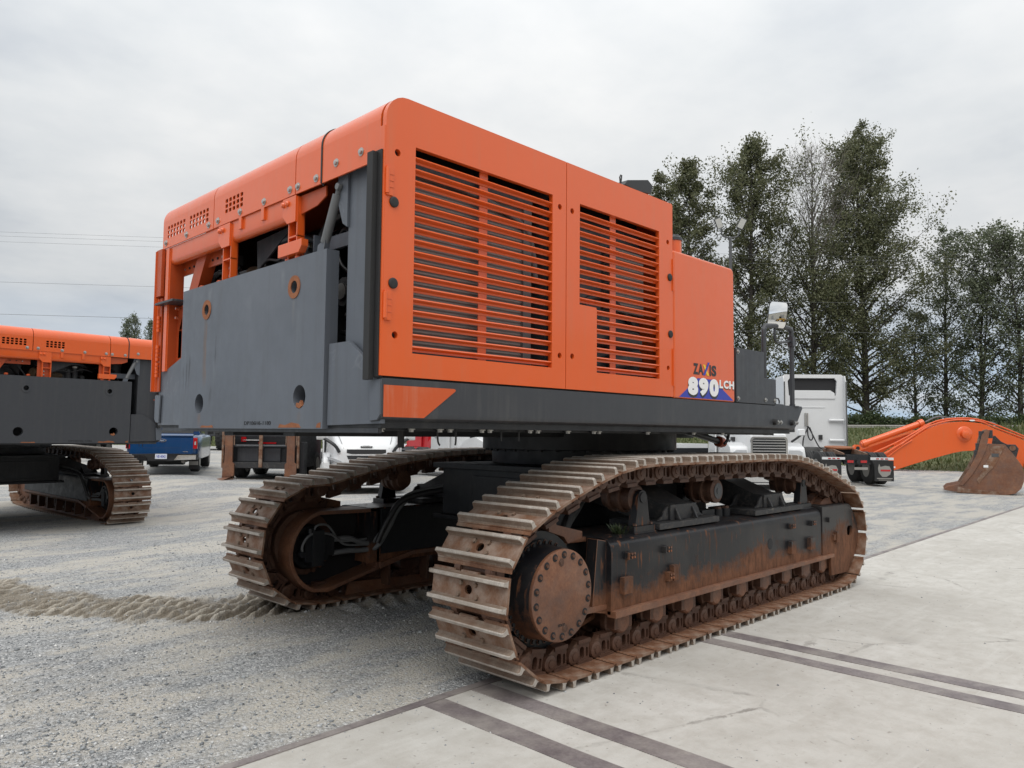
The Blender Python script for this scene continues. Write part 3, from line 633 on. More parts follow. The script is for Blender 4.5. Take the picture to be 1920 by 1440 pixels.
    for i in range(20):
        a = 2 * math.pi * i / 20; inst('motor_bolt', bm_, g, Matrix.Translation((3.86 + .245 * math.cos(a) - ORG[0], Y(gi - .235) - ORG[1], .56 + .245 * math.sin(a))))
    for pts, r, m in (([(4.06, gi - .08, .62), (4.22, gi - .06, .62), (4.36, gi - .05, .57), (4.46, gi - .03, .56), (4.56, gi + .02, .66), (4.66, gi + .06, .86), (4.85, gi + .12, 1.03), (5.3, gi + .35, 1.13)], .026, 'hose'),
                      ([(4.06, gi - .08, .49), (4.22, gi - .06, .50), (4.40, gi - .05, .49), (4.52, gi + .0, .52), (4.62, gi + .05, .70), (4.72, gi + .09, .90), (4.92, gi + .14, 1.04), (5.3, gi + .38, 1.10)], .026, 'hose'),
                      ([(3.72, gi - .02, .50), (3.70, gi - .02, .60), (3.80, gi - .02, .70), (4.0, gi - .03, .68), (4.15, gi - .05, .60), (4.42, gi - .04, .60)], .012, 'hose'),
                      ([(3.83, gi - .04, .73), (3.86, gi - .03, .775), (3.98, gi - .04, .76), (4.10, gi - .05, .62), (4.2, gi - .05, .56), (4.44, gi - .04, .54)], .011, 'hose'),
                      ([(4.50, gi + .03, .56), (4.60, gi + .08, .80), (4.78, gi + .13, .99), (5.25, gi + .38, 1.09)], .03, 'hose_black')):
        b = MB(); b.tube([(x, Y(y), z) for x, y, z in pts], r, m, 10, 5); b.build('hydraulic_hose', g)
    b = MB(); pz(b, [(4.24, .06), (5.05, .05), (8.2, .05), (8.2, .155), (5.0, .155), (4.27, .185)], 3.80, 3.815, 'rust_cap'); b.build('track_guide_guard', fr, 0.004)
    for i in range(7):
        b = MB(); bx(b, 4.66 + i * .5, 4.69 + i * .5, 3.80, 3.93, .12, .38, 'rust_link'); b.build('guide_bracket', fr)
    b = MB(); bx(b, 4.56, 8.04, 3.931, 3.945, .445, .885, 'black'); b.build('inner_web_plate', fr)
    b = MB(); pz(b, [(4.55, .30), (4.95, .40), (8.1, .40), (8.1, .44), (4.95, .44), (4.55, .36)], 3.90, 3.96, 'rust_cap'); b.build('inner_flange', fr, 0.004)
build_undercarriage(False); build_undercarriage(True)
# centre frame and swing bearing
b = MB(); b.box(5.05, 7.35, 4.30, 5.96, .84, 1.30, 'black'); b.box(4.98, 7.42, 4.22, 6.04, 1.30, 1.355, 'black'); b.box(4.98, 7.42, 4.22, 6.04, .80, .84, 'black')
b.box(5.03, 5.05, 4.5, 5.5, .90, 1.24, 'black')
cf = b.build('centre_frame', ex, 0.01)
b = MB(); b.cyl((6.2, YC, 1.355), (6.2, YC, 1.50), .907, 'black', n=64); b.cyl((6.2, YC, 1.50), (6.2, YC, 1.69), 1.006, 'black', n=64); sb_ = b.build('swing_bearing', ex, 0.01)
bb = MB(); bb.cyl((0, 0, 0), (0, 0, -.02), .022, 'black', n=6); bm_ = bb.mesh('bearing_bolt')
for i in range(40): a = 2 * math.pi * i / 40; inst('bearing_bolt', bm_, sb_, Matrix.Translation((.96 * math.cos(a), .96 * math.sin(a), 1.499)))

# ---- upper structure -------------------------------------------------
XR, YR, YL = 2.49, 3.487, 6.773
b = MB(); b.box(2.53, 7.72, 3.53, 6.74, 1.675, 1.735, 'black'); b.box(2.6, 7.6, 4.6, 4.75, 1.62, 1.68, 'black'); b.box(2.6, 7.6, 5.5, 5.65, 1.62, 1.68, 'black')
b.box(2.535, 2.56, 3.56, 6.7, 1.645, 1.68, 'beamgrey'); b.box(2.6, 7.5, 3.60, 3.64, 1.66, 1.69, 'black')
deck = b.build('revolving_frame', ex, 0.004)
bb = MB(); bb.cyl((0, 0, 0), (0, 0, -.02), .016, 'bolt', n=6); bb.cyl((0, 0, 0), (0, 0, -.006), .024, 'bolt', n=12); bm_ = bb.mesh('floor_bolt')
for x, y in [(2.60, 3.95), (2.60, 3.80), (2.60, 3.62), (2.78, 3.575), (3.0, 3.575), (3.08, 3.575), (3.35, 3.575), (3.42, 3.575), (3.8, 3.575), (3.88, 3.575), (4.2, 3.575), (4.5, 3.575), (4.56, 3.575), (5.2, 3.575), (5.9, 3.575), (6.4, 3.575)]: inst('floor_bolt', bm_, deck, Matrix.Translation((x - ORG[0], y - ORG[1], 1.674)))
for pts, r in (([(2.95, 3.90, 1.68), (2.95, 3.90, 1.555)], .022), ([(3.0, 3.60, 1.68), (3.005, 3.60, 1.60), (3.02, 3.60, 1.575)], .006), ([(3.15, 3.60, 1.68), (3.15, 3.60, 1.60), (3.145, 3.60, 1.575)], .006), ([(3.55, 3.60, 1.68), (3.55, 3.60, 1.60)], .006), ([(3.72, 3.60, 1.68), (3.715, 3.60, 1.60)], .006), ([(6.6, 3.62, 1.70), (6.6, 3.62, 1.65), (6.57, 3.62, 1.60), (6.52, 3.62, 1.575)], .014)):
    b = MB(); b.tube(pts, r, 'rubber', 7, 3); b.build('drain_hose', deck)
b = MB(); b.tube([(6.9, 4.3, 1.70), (7.2, 4.3, 1.655), (7.62, 4.3, 1.585)], .034, 'hose_black', 12, 3); pp = b.build('feed_pipe', deck)
b = MB(); b.lathe((7.60, 4.3, 1.588), (1, 0, -.16), [(0, .045), (.01, .06), (.08, .06), (.09, .045), (.13, .045)], 'orange_worn', 14); b.build('pipe_cap', pp)
# rear plate with its four holes
cut = [circle(5.782, 2.584, .048, 20), circle(4.459, 2.591, .048, 20), circle(5.867, 1.86, .076, 26), circle(4.361, 1.872, .076, 26)]
b = MB(); b.plate([(4.078, 1.669), (6.24, 1.669), (6.24, 2.783), (4.078, 2.783)], cut, .09, 'grey_plate', YZ(XR + .045)); rp = b.build('rear_plate', ex, 0.0, smooth=30)
for (y, z) in ((5.782, 2.584), (4.459, 2.591)):
    b = MB(); b.plate(circle(y, z, .076, 26), [circle(y, z, .042, 20)], .006, 'rust_ring', YZ(XR - .002)); b.build('hole_bushing', rp)
def scuff(poly, x=XR - .0015, m='rust_ring'):
    b = MB(); b.prism(poly, 'x', x, x + .003, m); b.build('rust_scrape', rp)
scuff([(4.33, 1.676), (4.62, 1.676), (4.60, 1.700), (4.53, 1.692), (4.45, 1.71), (4.36, 1.70)]); scuff([(5.60, 1.675), (5.83, 1.675), (5.80, 1.692), (5.70, 1.688), (5.62, 1.694)]); scuff([(4.10, 1.676), (4.15, 1.676), (4.14, 1.70), (4.10, 1.71)])
b = MB(); b.prism([(4.36, 1.798), (4.405, 1.81), (4.40, 1.835), (4.37, 1.83), (4.35, 1.85), (4.33, 1.815)], 'x', XR + .002, XR + .02, 'rust_ring'); b.build('rust_lip', rp)
v, f = text2d('DP106H6-1180', .05, .002, 0); b = MB(); v = fit(v, -5.10, -4.72, 1.694, 1.720); b.add([(-p[0], p[1], p[2]) for p in v], f, 'void', frame((0, 1, 0), (0, 0, 1), (1, 0, 0), (XR - .001, 0, 0)))
b.build('chalk_marking', rp)
b = MB(); b.plate([(4.06, 1.69), (4.06, 2.19), (3.845, 2.19), (3.60, 2.03), (3.52, 1.97), (3.505, 1.70)], [], .03, 'grey', YZ(XR + .035)); b.build('side_wing', ex, 0.004)
b = MB(); b.plate([(6.245, 1.695), (6.245, 2.26), (6.61, 2.155), (6.74, 2.148), (6.735, 1.695)], [], .03, 'grey', YZ(XR + .035)); b.build('side_wing', ex, 0.004)
# side beams (rolled lower edge)
sec = [(YR, 1.955), (YR, 1.76), (YR + .008, 1.732), (YR + .03, 1.716), (YR + .11, 1.712), (YR + .11, 1.725), (YR + .036, 1.728), (YR + .016, 1.745), (YR + .012, 1.943), (YR + .05, 1.943), (YR + .05, 1.955)]
def beam(mir, x1):
    b = MB(); Y = (lambda y: YC * 2 - y) if mir else (lambda y: y)
    n = len(sec); v = []
    for x in (2.50, x1):
        for y, z in sec: v.append(((x + (.0 if x < 3 else (z - 1.955) * .85)), Y(y), z))
    b.add(v, [tuple(range(n)), tuple(range(2 * n - 1, n - 1, -1))] + [(i, i + n, (i + 1) % n + n, (i + 1) % n) for i in range(n)], 'beamgrey')
    b.prism([(Y(YR + .002), 1.95), (Y(YR + .002), 1.75), (Y(YR + .03), 1.72), (Y(YR + .1), 1.714), (Y(YR + .12), 1.95)], 'x', 2.492, 2.505, 'grey')
    return b.build('side_beam', ex, 0.002)
sbm = beam(False, 7.945); beam(True, 7.6)
b = MB(); b.plate([(2.512, 1.917), (3.03, 1.917), (3.044, 1.911), (3.04, 1.902), (2.80, 1.736), (2.512, 1.738)], [], .003, 'orange_worn', XZ(YR - .0015)); b.build('corner_decal', sbm)
bb = MB(); bb.lathe((0, 0, 0), (0, -1, 0), [(0, .022), (.004, .022), (.004, .014), (.014, .013)], 'bolt', 10); bmS = bb.mesh('side_bolt')
for x in (7.36, 7.43, 7.74, 7.80): inst('side_bolt', bmS, sbm, Matrix.Translation((x - ORG[0], YR - ORG[1], 1.79)))
for x in (7.27, 7.66): b = MB(); b.lathe((x, YR, 1.79), (0, -1, 0), [(0, .03), (.03, .028), (.034, .015)], 'rubber', 14); b.build('rubber_stop', sbm)
b = MB(); b.box(2.53, 7.35, YR + .02, YR + .05, 1.942, 1.966, 'void'); b.build('joint_gap', sbm)
# louvred doors
RC = .15
d1 = [(2.495, 1.968), (4.066, 1.968), (4.066, 3.60)] + [(2.495 + RC + RC * math.cos(R_(a)), 3.60 - RC + RC * math.sin(R_(a))) for a in (90, 105, 120, 135, 150, 165, 180)]
l1 = [(2.708, 2.108), (3.922, 2.108), (3.922, 3.327), (2.708, 3.327)]
h1 = [circle(x, z, .021, 14) for x, z in ((2.578, 3.259), (2.581, 2.203), (3.999, 3.257), (4.004, 2.199))]
d2 = [(4.073, 1.968), (5.443, 1.968), (5.443, 3.588), (5.43, 3.60), (4.073, 3.60)]
l2 = [(4.421, 2.106), (5.243, 2.106), (5.243, 3.329), (4.220, 3.329), (4.220, 2.588), (4.414, 2.588), (4.421, 2.57)]
h2 = [circle(x, z, .021, 14) for x, z in ((4.134, 3.256), (4.140, 2.204), (5.371, 3.261), (5.371, 2.204))]
def door(outer, holes, slat_x, mull, notch):
    b = MB(); b.plate(outer, holes, .035, 'orange', XZ(YR + .0175)); dr = b.build('louvred_door', ex, 0.0, smooth=30)
    n = 17
    for i in range(n):
        z = 2.147 + i * .0700; x0, x1 = slat_x
        if notch and z < 2.585: x0 = 4.425
        b = MB(); sec_ = [(YR + .007, z + .006), (YR + .001, z - .002), (YR + .003, z - .004), (YR + .032, z - .014), (YR + .034, z - .025), (YR + .038, z - .025), (YR + .037, z - .010), (YR + .011, z + .004)]
        b.prism(sec_, 'x', x0, x1, 'orange'); b.build('louvre_slat', dr, smooth=20)
    for cx, cz in [(sum(p[0] for p in h) / len(h), sum(p[1] for p in h) / len(h)) for h in holes[1:]]:
        b = MB(); b.cyl((cx, YR + .034, cz), (cx, YR + .030, cz), .03, 'void', n=14); b.build('hole_dark_disc', dr)  # added black disc closes each hole, standing for the shade inside
    b = MB(); b.box(mull - .036, mull + .036, YR + .0395, YR + .046, 2.09, 3.35, 'orange'); b.build('louvre_mullion', dr)
    return dr
dr1 = door(d1, [l1] + h1, (2.709, 3.921), 3.295, False)
dr2 = door(d2, [l2] + h2, (4.221, 5.242), 4.668, True)
for z0, z1 in ((2.995, 3.164), (2.281, 2.45)):
    b = MB(); b.box(2.50, 2.545, YR - .012, YR, z0, z1, 'orange'); b.cyl((2.505, YR - .008, z0 + .01), (2.505, YR - .008, z1 - .01), .012, 'orange', n=10)
    for k in (.28, .5, .72): b.box(2.496, 2.55, YR - .0155, YR - .011, z0 + (z1 - z0) * k - .002, z0 + (z1 - z0) * k + .002, 'void')
    b.build('hinge', dr1, 0.002)
for z0, z1 in ((2.86, 3.13), (2.06, 2.37)): b = MB(); b.box(5.436, 5.446, YR - .012, YR, z0, z1, 'orange'); b.build('hinge', dr2, 0.002)
for d, x, z in ((dr1, 2.556, 2.964), (dr1, 2.560, 2.496), (dr2, 5.396, 2.967), (dr2, 5.402, 2.489)):
    b = MB(); b.lathe((x, YR, z), (0, -1, 0), [(0, .031), (.008, .031), (.012, .026), (.013, .02)], 'rubber', 18); b.build('rubber_plug', d)
# behind the doors
b = MB(); b.box(2.77, 3.72, YR + .105, YR + .2, 2.14, 3.22, 'radiator'); rad = b.build('radiator', ex)
b = MB(); b.box(2.70, 2.77, YR + .085, YR + .26, 2.02, 3.30, 'hose'); b.box(3.72, 3.80, YR + .085, YR + .26, 2.02, 3.30, 'hose'); b.box(2.70, 3.80, YR + .08, YR + .26, 3.20, 3.29, 'engine'); b.box(2.70, 3.80, YR + .08, YR + .26, 2.05, 2.14, 'engine'); b.tube([(2.72, YR + .08, 3.22), (3.3, YR + .08, 3.18), (3.75, YR + .09, 3.05), (3.86, YR + .10, 2.7)], .022, 'hose', 8, 4); b.build('radiator_frame', rad, 0.004)
b = MB(); b.box(4.25, 5.20, YR + .17, YR + .28, 2.02, 3.30, 'beamgrey'); b.box(4.72, 5.16, YR + .10, YR + .18, 2.62, 3.12, 'radiator'); b.box(4.25, 4.62, YR + .12, YR + .18, 2.0, 3.2, 'engine'); b.cyl((4.5, YR + .16, 2.4), (5.1, YR + .16, 2.4), .09, 'engine'); b.tube([(4.3, YR + .14, 2.6), (4.7, YR + .12, 2.72), (5.15, YR + .15, 2.5)], .03, 'hose_black', 8, 4); b.cyl((4.75, YR + .14, 2.2), (5.1, YR + .14, 2.28), .07, 'engine'); b.build('pump_unit', ex)
b = MB(); b.box(2.60, 5.40, YR + .30, YR + .33, 1.74, 3.58, 'void'); b.box(4.035, 4.10, YR + .036, YR + .3, 1.98, 3.58, 'orange_shaded'); b.box(5.35, 5.43, YR + .036, YR + .3, 1.98, 3.56, 'orange_shaded'); b.box(3.925, 4.035, YR + .06, YR + .3, 1.98, 3.58, 'engine'); b.build('bulkhead', ex)
# roof and the four hood panels of the rear edge
hp = [(2.49, 3.212)] + [(2.49 + RC + RC * math.cos(R_(a)), 3.597 - RC + RC * math.sin(R_(a))) for a in (180, 170, 160, 150, 140, 130, 120, 110, 100, 90)] + [(3.6, 3.597)]
hin = [(x + .012 if i == 0 else x + .012 * (1 if x < 2.6 else 0.6), z - (.012 if z > 3.5 else 0)) for i, (x, z) in enumerate(hp)]
def hood(y0, y1, grids=(), bolts=()):
    b = MB()
    # rear face as a pierced sheet, then the bend and roof behind it
    holes = []
    for gy0, gy1, nc in grids:
        for c in range(nc):
            for r in range(3):
                cy = gy0 + (gy1 - gy0) * (c + .5) / nc; cz = 3.284 + .118 * (r + .5) / 3
                holes.append(rrect(cy - .021, cy + .021, cz - .0145, cz + .0145, .007, 2))
    b.plate([(y0, 3.212), (y1, 3.212), (y1, 3.447), (y0, 3.447)], holes, .012, 'orange', YZ(2.496))
    path = [(2.49, 3.447)] + hp[1:]; pin = [(2.502, 3.447)] + [(2.49 + RC + (RC - .012) * math.cos(R_(a)), 3.597 - RC + (RC - .012) * math.sin(R_(a))) for a in (180, 170, 160, 150, 140, 130, 120, 110, 100, 90)] + [(3.6, 3.585)]
    loop = path[1:] + pin[:0:-1]
    b.prism(loop, 'y', y0, y1, 'orange')
    h = b.build('hood_panel', ex, 0.0, smooth=35)
    for (y, z) in bolts:
        o = inst('hood_bolt', HB, h, Matrix.Translation((2.49 - ORG[0], y - ORG[1], z)))
    return h
bb = MB(); bb.lathe((.002, 0, 0), (-1, 0, 0), [(0, .026), (.006, .026), (.007, .016), (.016, .015), (.018, .008)], 'bolt', 14); HB = bb.mesh('hood_bolt')
hood(3.535, 4.154, (), ((3.992, 3.302), (3.725, 3.301)))
hood(4.166, 4.477, (), ((4.448, 3.256), (4.222, 3.258)))
hood(4.487, 5.712, ((5.225, 5.53, 5),), ((5.638, 3.257), (5.27, 3.253), (4.907, 3.252), (4.551, 3.257)))
hood(5.722, 6.72, ((5.805, 6.178, 6), (6.25, 6.632, 6)), ((6.646, 3.257), (6.223, 3.254), (5.801, 3.254)))
b = MB(); b.prism([(x - .004 if x < 2.6 else x, z + .004) for x, z in hp[:11]] + [(3.0, 3.60), (3.0, 3.58)] + [(x + .016, z - .012) for x, z in hp[10::-1]], 'y', 4.152, 4.168, 'rubber'); b.build('hood_seal', ex)
b = MB(); b.box(2.53, 2.56, 3.53, 6.72, 3.40, 3.45, 'orange_shaded'); b.prism([(3.6, 3.597), (5.43, 3.597), (5.43, 3.57), (2.7, 3.57), (2.7, 3.585)], 'y', 3.53, 6.70, 'orange'); b.box(5.40, 5.43, 3.53, 6.70, 1.75, 3.57, 'orange'); b.box(2.85, 5.4, 6.66, 6.70, 1.75, 3.58, 'void'); b.build('engine_hood', ex)
# rear frame: seal strip, column, posts, rail, brace
b = MB(); b.box(2.44, 2.475, 3.535, 3.592, 1.945, 3.25, 'rubber'); b.box(2.475, 2.50, 3.50, 3.595, 1.96, 3.26, 'rubber'); b.build('rubber_seal', ex, 0.004)
b = MB(); b.box(2.485, 2.50, 3.488, 3.532, 1.968, 3.40, 'orange'); b.build('door_flange', ex, 0.003)
b = MB(); b.box(2.555, 2.58, 3.58, 3.945, 1.98, 3.42, 'grey'); b.box(2.58, 2.90, 3.925, 3.945, 2.1, 3.40, 'grey'); b.build('rear_column', ex, 0.004)
b = MB(); b.plate([(3.93, 3.40), (3.93, 2.90), (3.98, 2.93), (4.03, 3.05), (4.05, 3.15), (4.01, 3.40)], [], .02, 'grey', YZ(2.545)); b.build('strut_bracket', ex, 0.003)
for z, x in ((3.18, 2.47), (2.47, 2.47)): b = MB(); b.plate([(3.59, 0), (3.66, .02), (3.59, .04)], [], .012, 'orange_shaded', frame((0, 1, 0), (1, 0, 0), (0, 0, 1), (x + .03, 0, z))); b.build('latch_tab', ex)
b = MB(); b.cyl((2.53, 4.035, 3.12), (2.53, 4.165, 2.84), .03, 'hose', n=16); b.cyl((2.53, 4.02, 3.15), (2.53, 4.035, 3.11), .018, 'hose', n=10); b.cyl((2.525, 4.0, 3.16), (2.50, 4.0, 3.16), .022, 'hose', n=12); b.cyl((2.53, 4.16, 2.85), (2.53, 4.19, 2.79), .02, 'beamgrey', n=8)
b.add([(2.51, 4.13, 2.86), (2.55, 4.13, 2.86), (2.55, 4.22, 2.83), (2.51, 4.22, 2.83), (2.51, 4.17, 2.70), (2.55, 4.17, 2.70), (2.55, 4.25, 2.68), (2.51, 4.25, 2.68)], [(0, 1, 2, 3), (4, 7, 6, 5), (0, 4, 5, 1), (1, 5, 6, 2), (2, 6, 7, 3), (3, 7, 4, 0)], 'grey'); b.build('gas_strut', ex, 0.003)
rail = [(2.505, 3.212), (2.505, 3.10), (2.512, 3.075), (2.53, 3.062), (2.56, 3.062), (2.58, 3.075), (2.56, 3.08), (2.535, 3.085), (2.525, 3.11), (2.525, 3.212)]
b = MB(); b.prism(rail, 'y', 4.60, 6.70, 'orange'); rl = b.build('hood_rail', ex, 0.0)
b = MB(); b.box(2.62, 2.635, 5.7, 6.66, 2.98, 3.10, 'orange_shaded'); b.box(2.53, 2.64, 5.7, 6.66, 3.095, 3.105, 'orange_shaded')
for i in range(9): b.cyl((2.62, 5.82 + i * .09, 3.03), (2.612, 5.82 + i * .09, 3.03), .010, 'void' if i % 4 else 'bolt', n=8)
b.build('rail_flange', rl)
for yc_, w in ((5.52, .10), (4.55, .09)):
    b = MB(); b.box(2.545, 2.555, yc_ - w, yc_ + w, 2.72, 3.20, 'orange_shaded'); b.box(2.50, 2.55, yc_ - w, yc_ - w + .014, 2.72, 3.20, 'orange'); b.box(2.50, 2.55, yc_ + w - .014 - .06, yc_ + w - .06, 2.72, 3.20, 'orange'); b.box(2.50, 2.55, yc_ - w, yc_ + w - .07, 2.93, 2.942, 'orange')
    for z in (2.76, 2.82, 2.88): b.cyl((2.545, yc_ + .0, z), (2.535, yc_ + .0, z), .014, 'bolt', n=8)
    b.build('hood_post', ex, 0.002)
    b = MB(); b.plate([(yc_ + w, 3.205), (yc_ + w, 3.09), (yc_ + w - .06, 3.03), (yc_ - w + .01, 3.03), (yc_ - w + .01, 3.205)], [], .012, 'orange', YZ(2.494))
    for dy in (.0, .055): b.lathe((2.488, yc_ + dy + .02, 3.165), (-1, 0, 0), [(0, .020), (.01, .019), (.02, .012)], 'orange', 10)
    b.build('post_gusset', ex, 0.002)
for y in (5.27, 4.93): b = MB(); b.box(2.488, 2.506, y - .024, y + .018, 3.125, 3.212, 'orange'); b.build('rail_tab', rl, 0.002)
b = MB(); b.plate([(4.47, 3.205), (4.47, 3.08), (4.26, 3.10), (4.16, 3.14), (4.16, 3.205)], [], .012, 'orange_shaded', YZ(2.53)); b.build('rail_gusset', ex, 0.002)
b = MB(); b.plate([(4.665, 2.81), (4.665, 2.895), (4.36, 2.895), (4.36, 2.85), (4.395, 2.81)], [], .05, 'orange', YZ(2.50)); b.cyl((2.52, 4.60, 2.80), (2.52, 4.60, 2.765), .024, 'orange'); b.cyl((2.52, 4.47, 2.80), (2.52, 4.47, 2.765), .024, 'orange'); b.build('latch_block', ex, 0.004)
b = MB(); b.box(2.66, 2.69, 3.95, 4.42, 2.84, 2.93, 'grey'); b.box(2.6, 2.69, 4.415, 4.43, 2.80, 2.95, 'grey'); b.box(2.62, 2.9, 3.93, 3.945, 2.0, 2.85, 'grey'); b.build('grey_crossbar', ex, 0.003)
b = MB(); b.add([(2.58, 6.38, 2.50), (2.58, 6.54, 2.50), (2.68, 6.54, 2.50), (2.68, 6.38, 2.50), (2.58, 6.02, 3.10), (2.58, 6.20, 3.10), (2.68, 6.20, 3.10), (2.68, 6.02, 3.10)], [(0, 3, 2, 1), (4, 5, 6, 7), (0, 1, 5, 4), (1, 2, 6, 5), (2, 3, 7, 6), (3, 0, 4, 7)], 'orange_shaded')
b.box(2.58, 2.68, 6.38, 6.54, 2.26, 2.50, 'orange_shaded'); b.build('diagonal_brace', ex, 0.004)
b = MB(); b.box(2.49, 2.52, 6.575, 6.64, 2.148, 3.20, 'orange'); b.box(2.50, 2.62, 6.565, 6.577, 2.15, 3.2, 'orange_shaded'); b.box(2.58, 2.62, 6.47, 6.565, 2.15, 2.70, 'orange_shaded')
for z in (2.68, 2.60): b.cyl((2.56, 6.50, z), (2.53, 6.50, z), .014, 'bolt', n=8)
b.build('corner_post', ex, 0.003)
b = MB(); b.box(2.47, 2.50, 6.68, 6.80, 2.80, 3.21, 'orange_shaded'); b.box(2.46, 2.60, 6.785, 6.80, 1.98, 3.2, 'orange'); b.box(2.49, 2.505, 6.69, 6.785, 1.98, 2.785, 'orange_shaded'); b.box(2.48, 2.50, 6.745, 6.76, 1.98, 2.785, 'orange'); ld = b.build('left_door_edge', ex, 0.004)
for z0, z1 in ((2.49, 2.63), (2.24, 2.38), (2.10, 2.23)):
    b = MB()
    for k in range(4): b.cyl((2.476, 6.715, z0 + (z1 - z0) * k / 4 + .003), (2.476, 6.715, z0 + (z1 - z0) * (k + 1) / 4 - .003), .014, 'orange', n=10)
    b.build('hinge', ld)
b = MB(); b.box(2.44, 2.60, 6.34, 6.72, 2.716, 2.735, 'beamgrey'); b.build('step_plate', ex, 0.003)
# engine bay contents
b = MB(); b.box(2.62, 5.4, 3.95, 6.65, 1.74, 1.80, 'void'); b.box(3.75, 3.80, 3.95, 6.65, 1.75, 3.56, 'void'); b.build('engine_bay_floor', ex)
b = MB(); b.box(2.95, 3.7, 4.7, 5.9, 1.8, 2.75, 'engine'); b.box(3.0, 3.6, 4.75, 5.5, 2.75, 3.08, 'engine'); b.cyl((2.95, 5.05, 2.95), (2.95, 5.35, 2.95), .12, 'engine'); b.cyl((3.05, 4.75, 3.0), (3.05, 5.0, 3.0), .14, 'engine')
for i in range(5): b.cyl((2.90, 4.78 + i * .16, 2.70), (2.90, 4.78 + i * .16, 2.86), .045, 'engine', n=12)
b.box(2.92, 2.99, 4.95, 5.02, 2.8, 3.1, 'engine'); b.box(2.86, 2.93, 5.08, 5.2, 2.86, 3.05, 'void')
en = b.build('engine', ex, 0.008)
b = MB(); b.cyl((2.78, 5.62, 2.86), (2.95, 5.10, 2.83), .085, 'exhaust', n=20); b.cyl((2.95, 5.12, 2.83), (3.1, 4.95, 2.83), .095, 'engine', n=20); b.build('exhaust_pipe', en)
for pts, r in (([(2.75, 4.55, 2.80), (2.72, 4.50, 2.98), (2.75, 4.35, 3.10), (2.85, 4.15, 3.15)], .035), ([(2.80, 4.3, 2.5), (2.80, 4.1, 2.46), (2.82, 3.98, 2.48)], .03), ([(2.80, 4.3, 2.42), (2.80, 4.1, 2.40), (2.82, 3.98, 2.36)], .03), ([(2.75, 4.28, 2.3), (2.78, 4.1, 2.25), (2.8, 4.0, 2.1)], .022), ([(2.9, 4.6, 3.0), (2.8, 4.35, 3.02), (2.8, 4.2, 2.9)], .016), ([(2.7, 6.2, 2.9), (2.72, 6.0, 2.95), (2.9, 5.8, 2.8)], .02)):
    b = MB(); b.tube(pts, r, 'hose_black', 9, 4); b.build('engine_hose', en)
b = MB(); b.cyl((2.95, 4.22, 2.86), (2.95, 4.22, 3.14), .12, 'engine', n=18); b.cyl((2.95, 4.22, 3.08), (2.95, 4.22, 3.10), .13, 'engine', n=18); b.box(2.95, 3.2, 4.0, 4.5, 2.1, 2.8, 'engine'); b.build('air_filter', en, 0.004)
for nm, fn in (('fuel_filter', lambda b: (b.cyl((2.86, 4.92, 2.78), (2.86, 4.92, 2.98), .05, 'engine', n=14), b.cyl((2.86, 4.92, 2.98), (2.86, 4.92, 3.02), .055, 'bolt', n=14), b.cyl((2.86, 5.03, 2.78), (2.86, 5.03, 2.96), .05, 'beamgrey', n=14))),
               ('alternator', lambda b: (b.cyl((2.82, 4.40, 2.60), (2.95, 4.40, 2.60), .10, 'engine', n=18), b.cyl((2.80, 4.40, 2.60), (2.82, 4.40, 2.60), .06, 'bolt', n=14))),
               ('coolant_pipe', lambda b: (b.tube([(2.74, 5.35, 2.98), (2.72, 5.15, 3.03), (2.74, 4.9, 3.05), (2.85, 4.72, 3.0)], .026, 'beamgrey', 10, 4),)),
               ('wiring_loom', lambda b: (b.tube([(2.70, 5.38, 2.86), (2.69, 5.22, 2.92), (2.70, 5.05, 2.90), (2.69, 4.85, 2.96), (2.72, 4.68, 2.92)], .012, 'hose_black', 7, 5),)),
               ('wiring_loom', lambda b: (b.tube([(2.70, 4.30, 2.95), (2.68, 4.22, 2.75), (2.70, 4.08, 2.62), (2.72, 4.0, 2.4)], .012, 'hose_black', 7, 5),)),
               ('valve_block', lambda b: (b.box(2.74, 2.86, 4.02, 4.14, 2.28, 2.40, 'engine'), b.cyl((2.74, 4.06, 2.34), (2.69, 4.06, 2.34), .022, 'bolt', n=10), b.cyl((2.74, 4.11, 2.31), (2.70, 4.11, 2.31), .018, 'exhaust', n=10)))):
    b = MB(); fn(b); b.build(nm, en, .004)
b = MB(); b.plate([(5.40, 3.09), (4.86, 3.12), (5.38, 2.86)], [], .015, 'beamgrey', YZ(2.70)); b.build('grey_bracket', en)
b = MB(); b.cyl((2.75, 5.88, 3.06), (2.75, 5.80, 2.94), .018, 'engine', n=8); b.cyl((2.73, 5.86, 2.98), (2.78, 5.66, 2.72), .012, 'engine', n=8); b.box(2.72, 2.78, 5.80, 5.90, 2.98, 3.06, 'engine'); b.build('link_rod', en)
b = MB(); b.box(2.95, 3.05, 5.75, 6.62, 1.85, 3.02, 'beamgrey'); b.build('muffler_shield', en, 0.01)
for y in (6.06, 5.74): b = MB(); b.lathe((2.57, y, 2.79), (0, 0, 1), [(0, .03), (.02, .03), (.03, .02)], 'orange_shaded', 10); b.build('lifting_stud', ex)
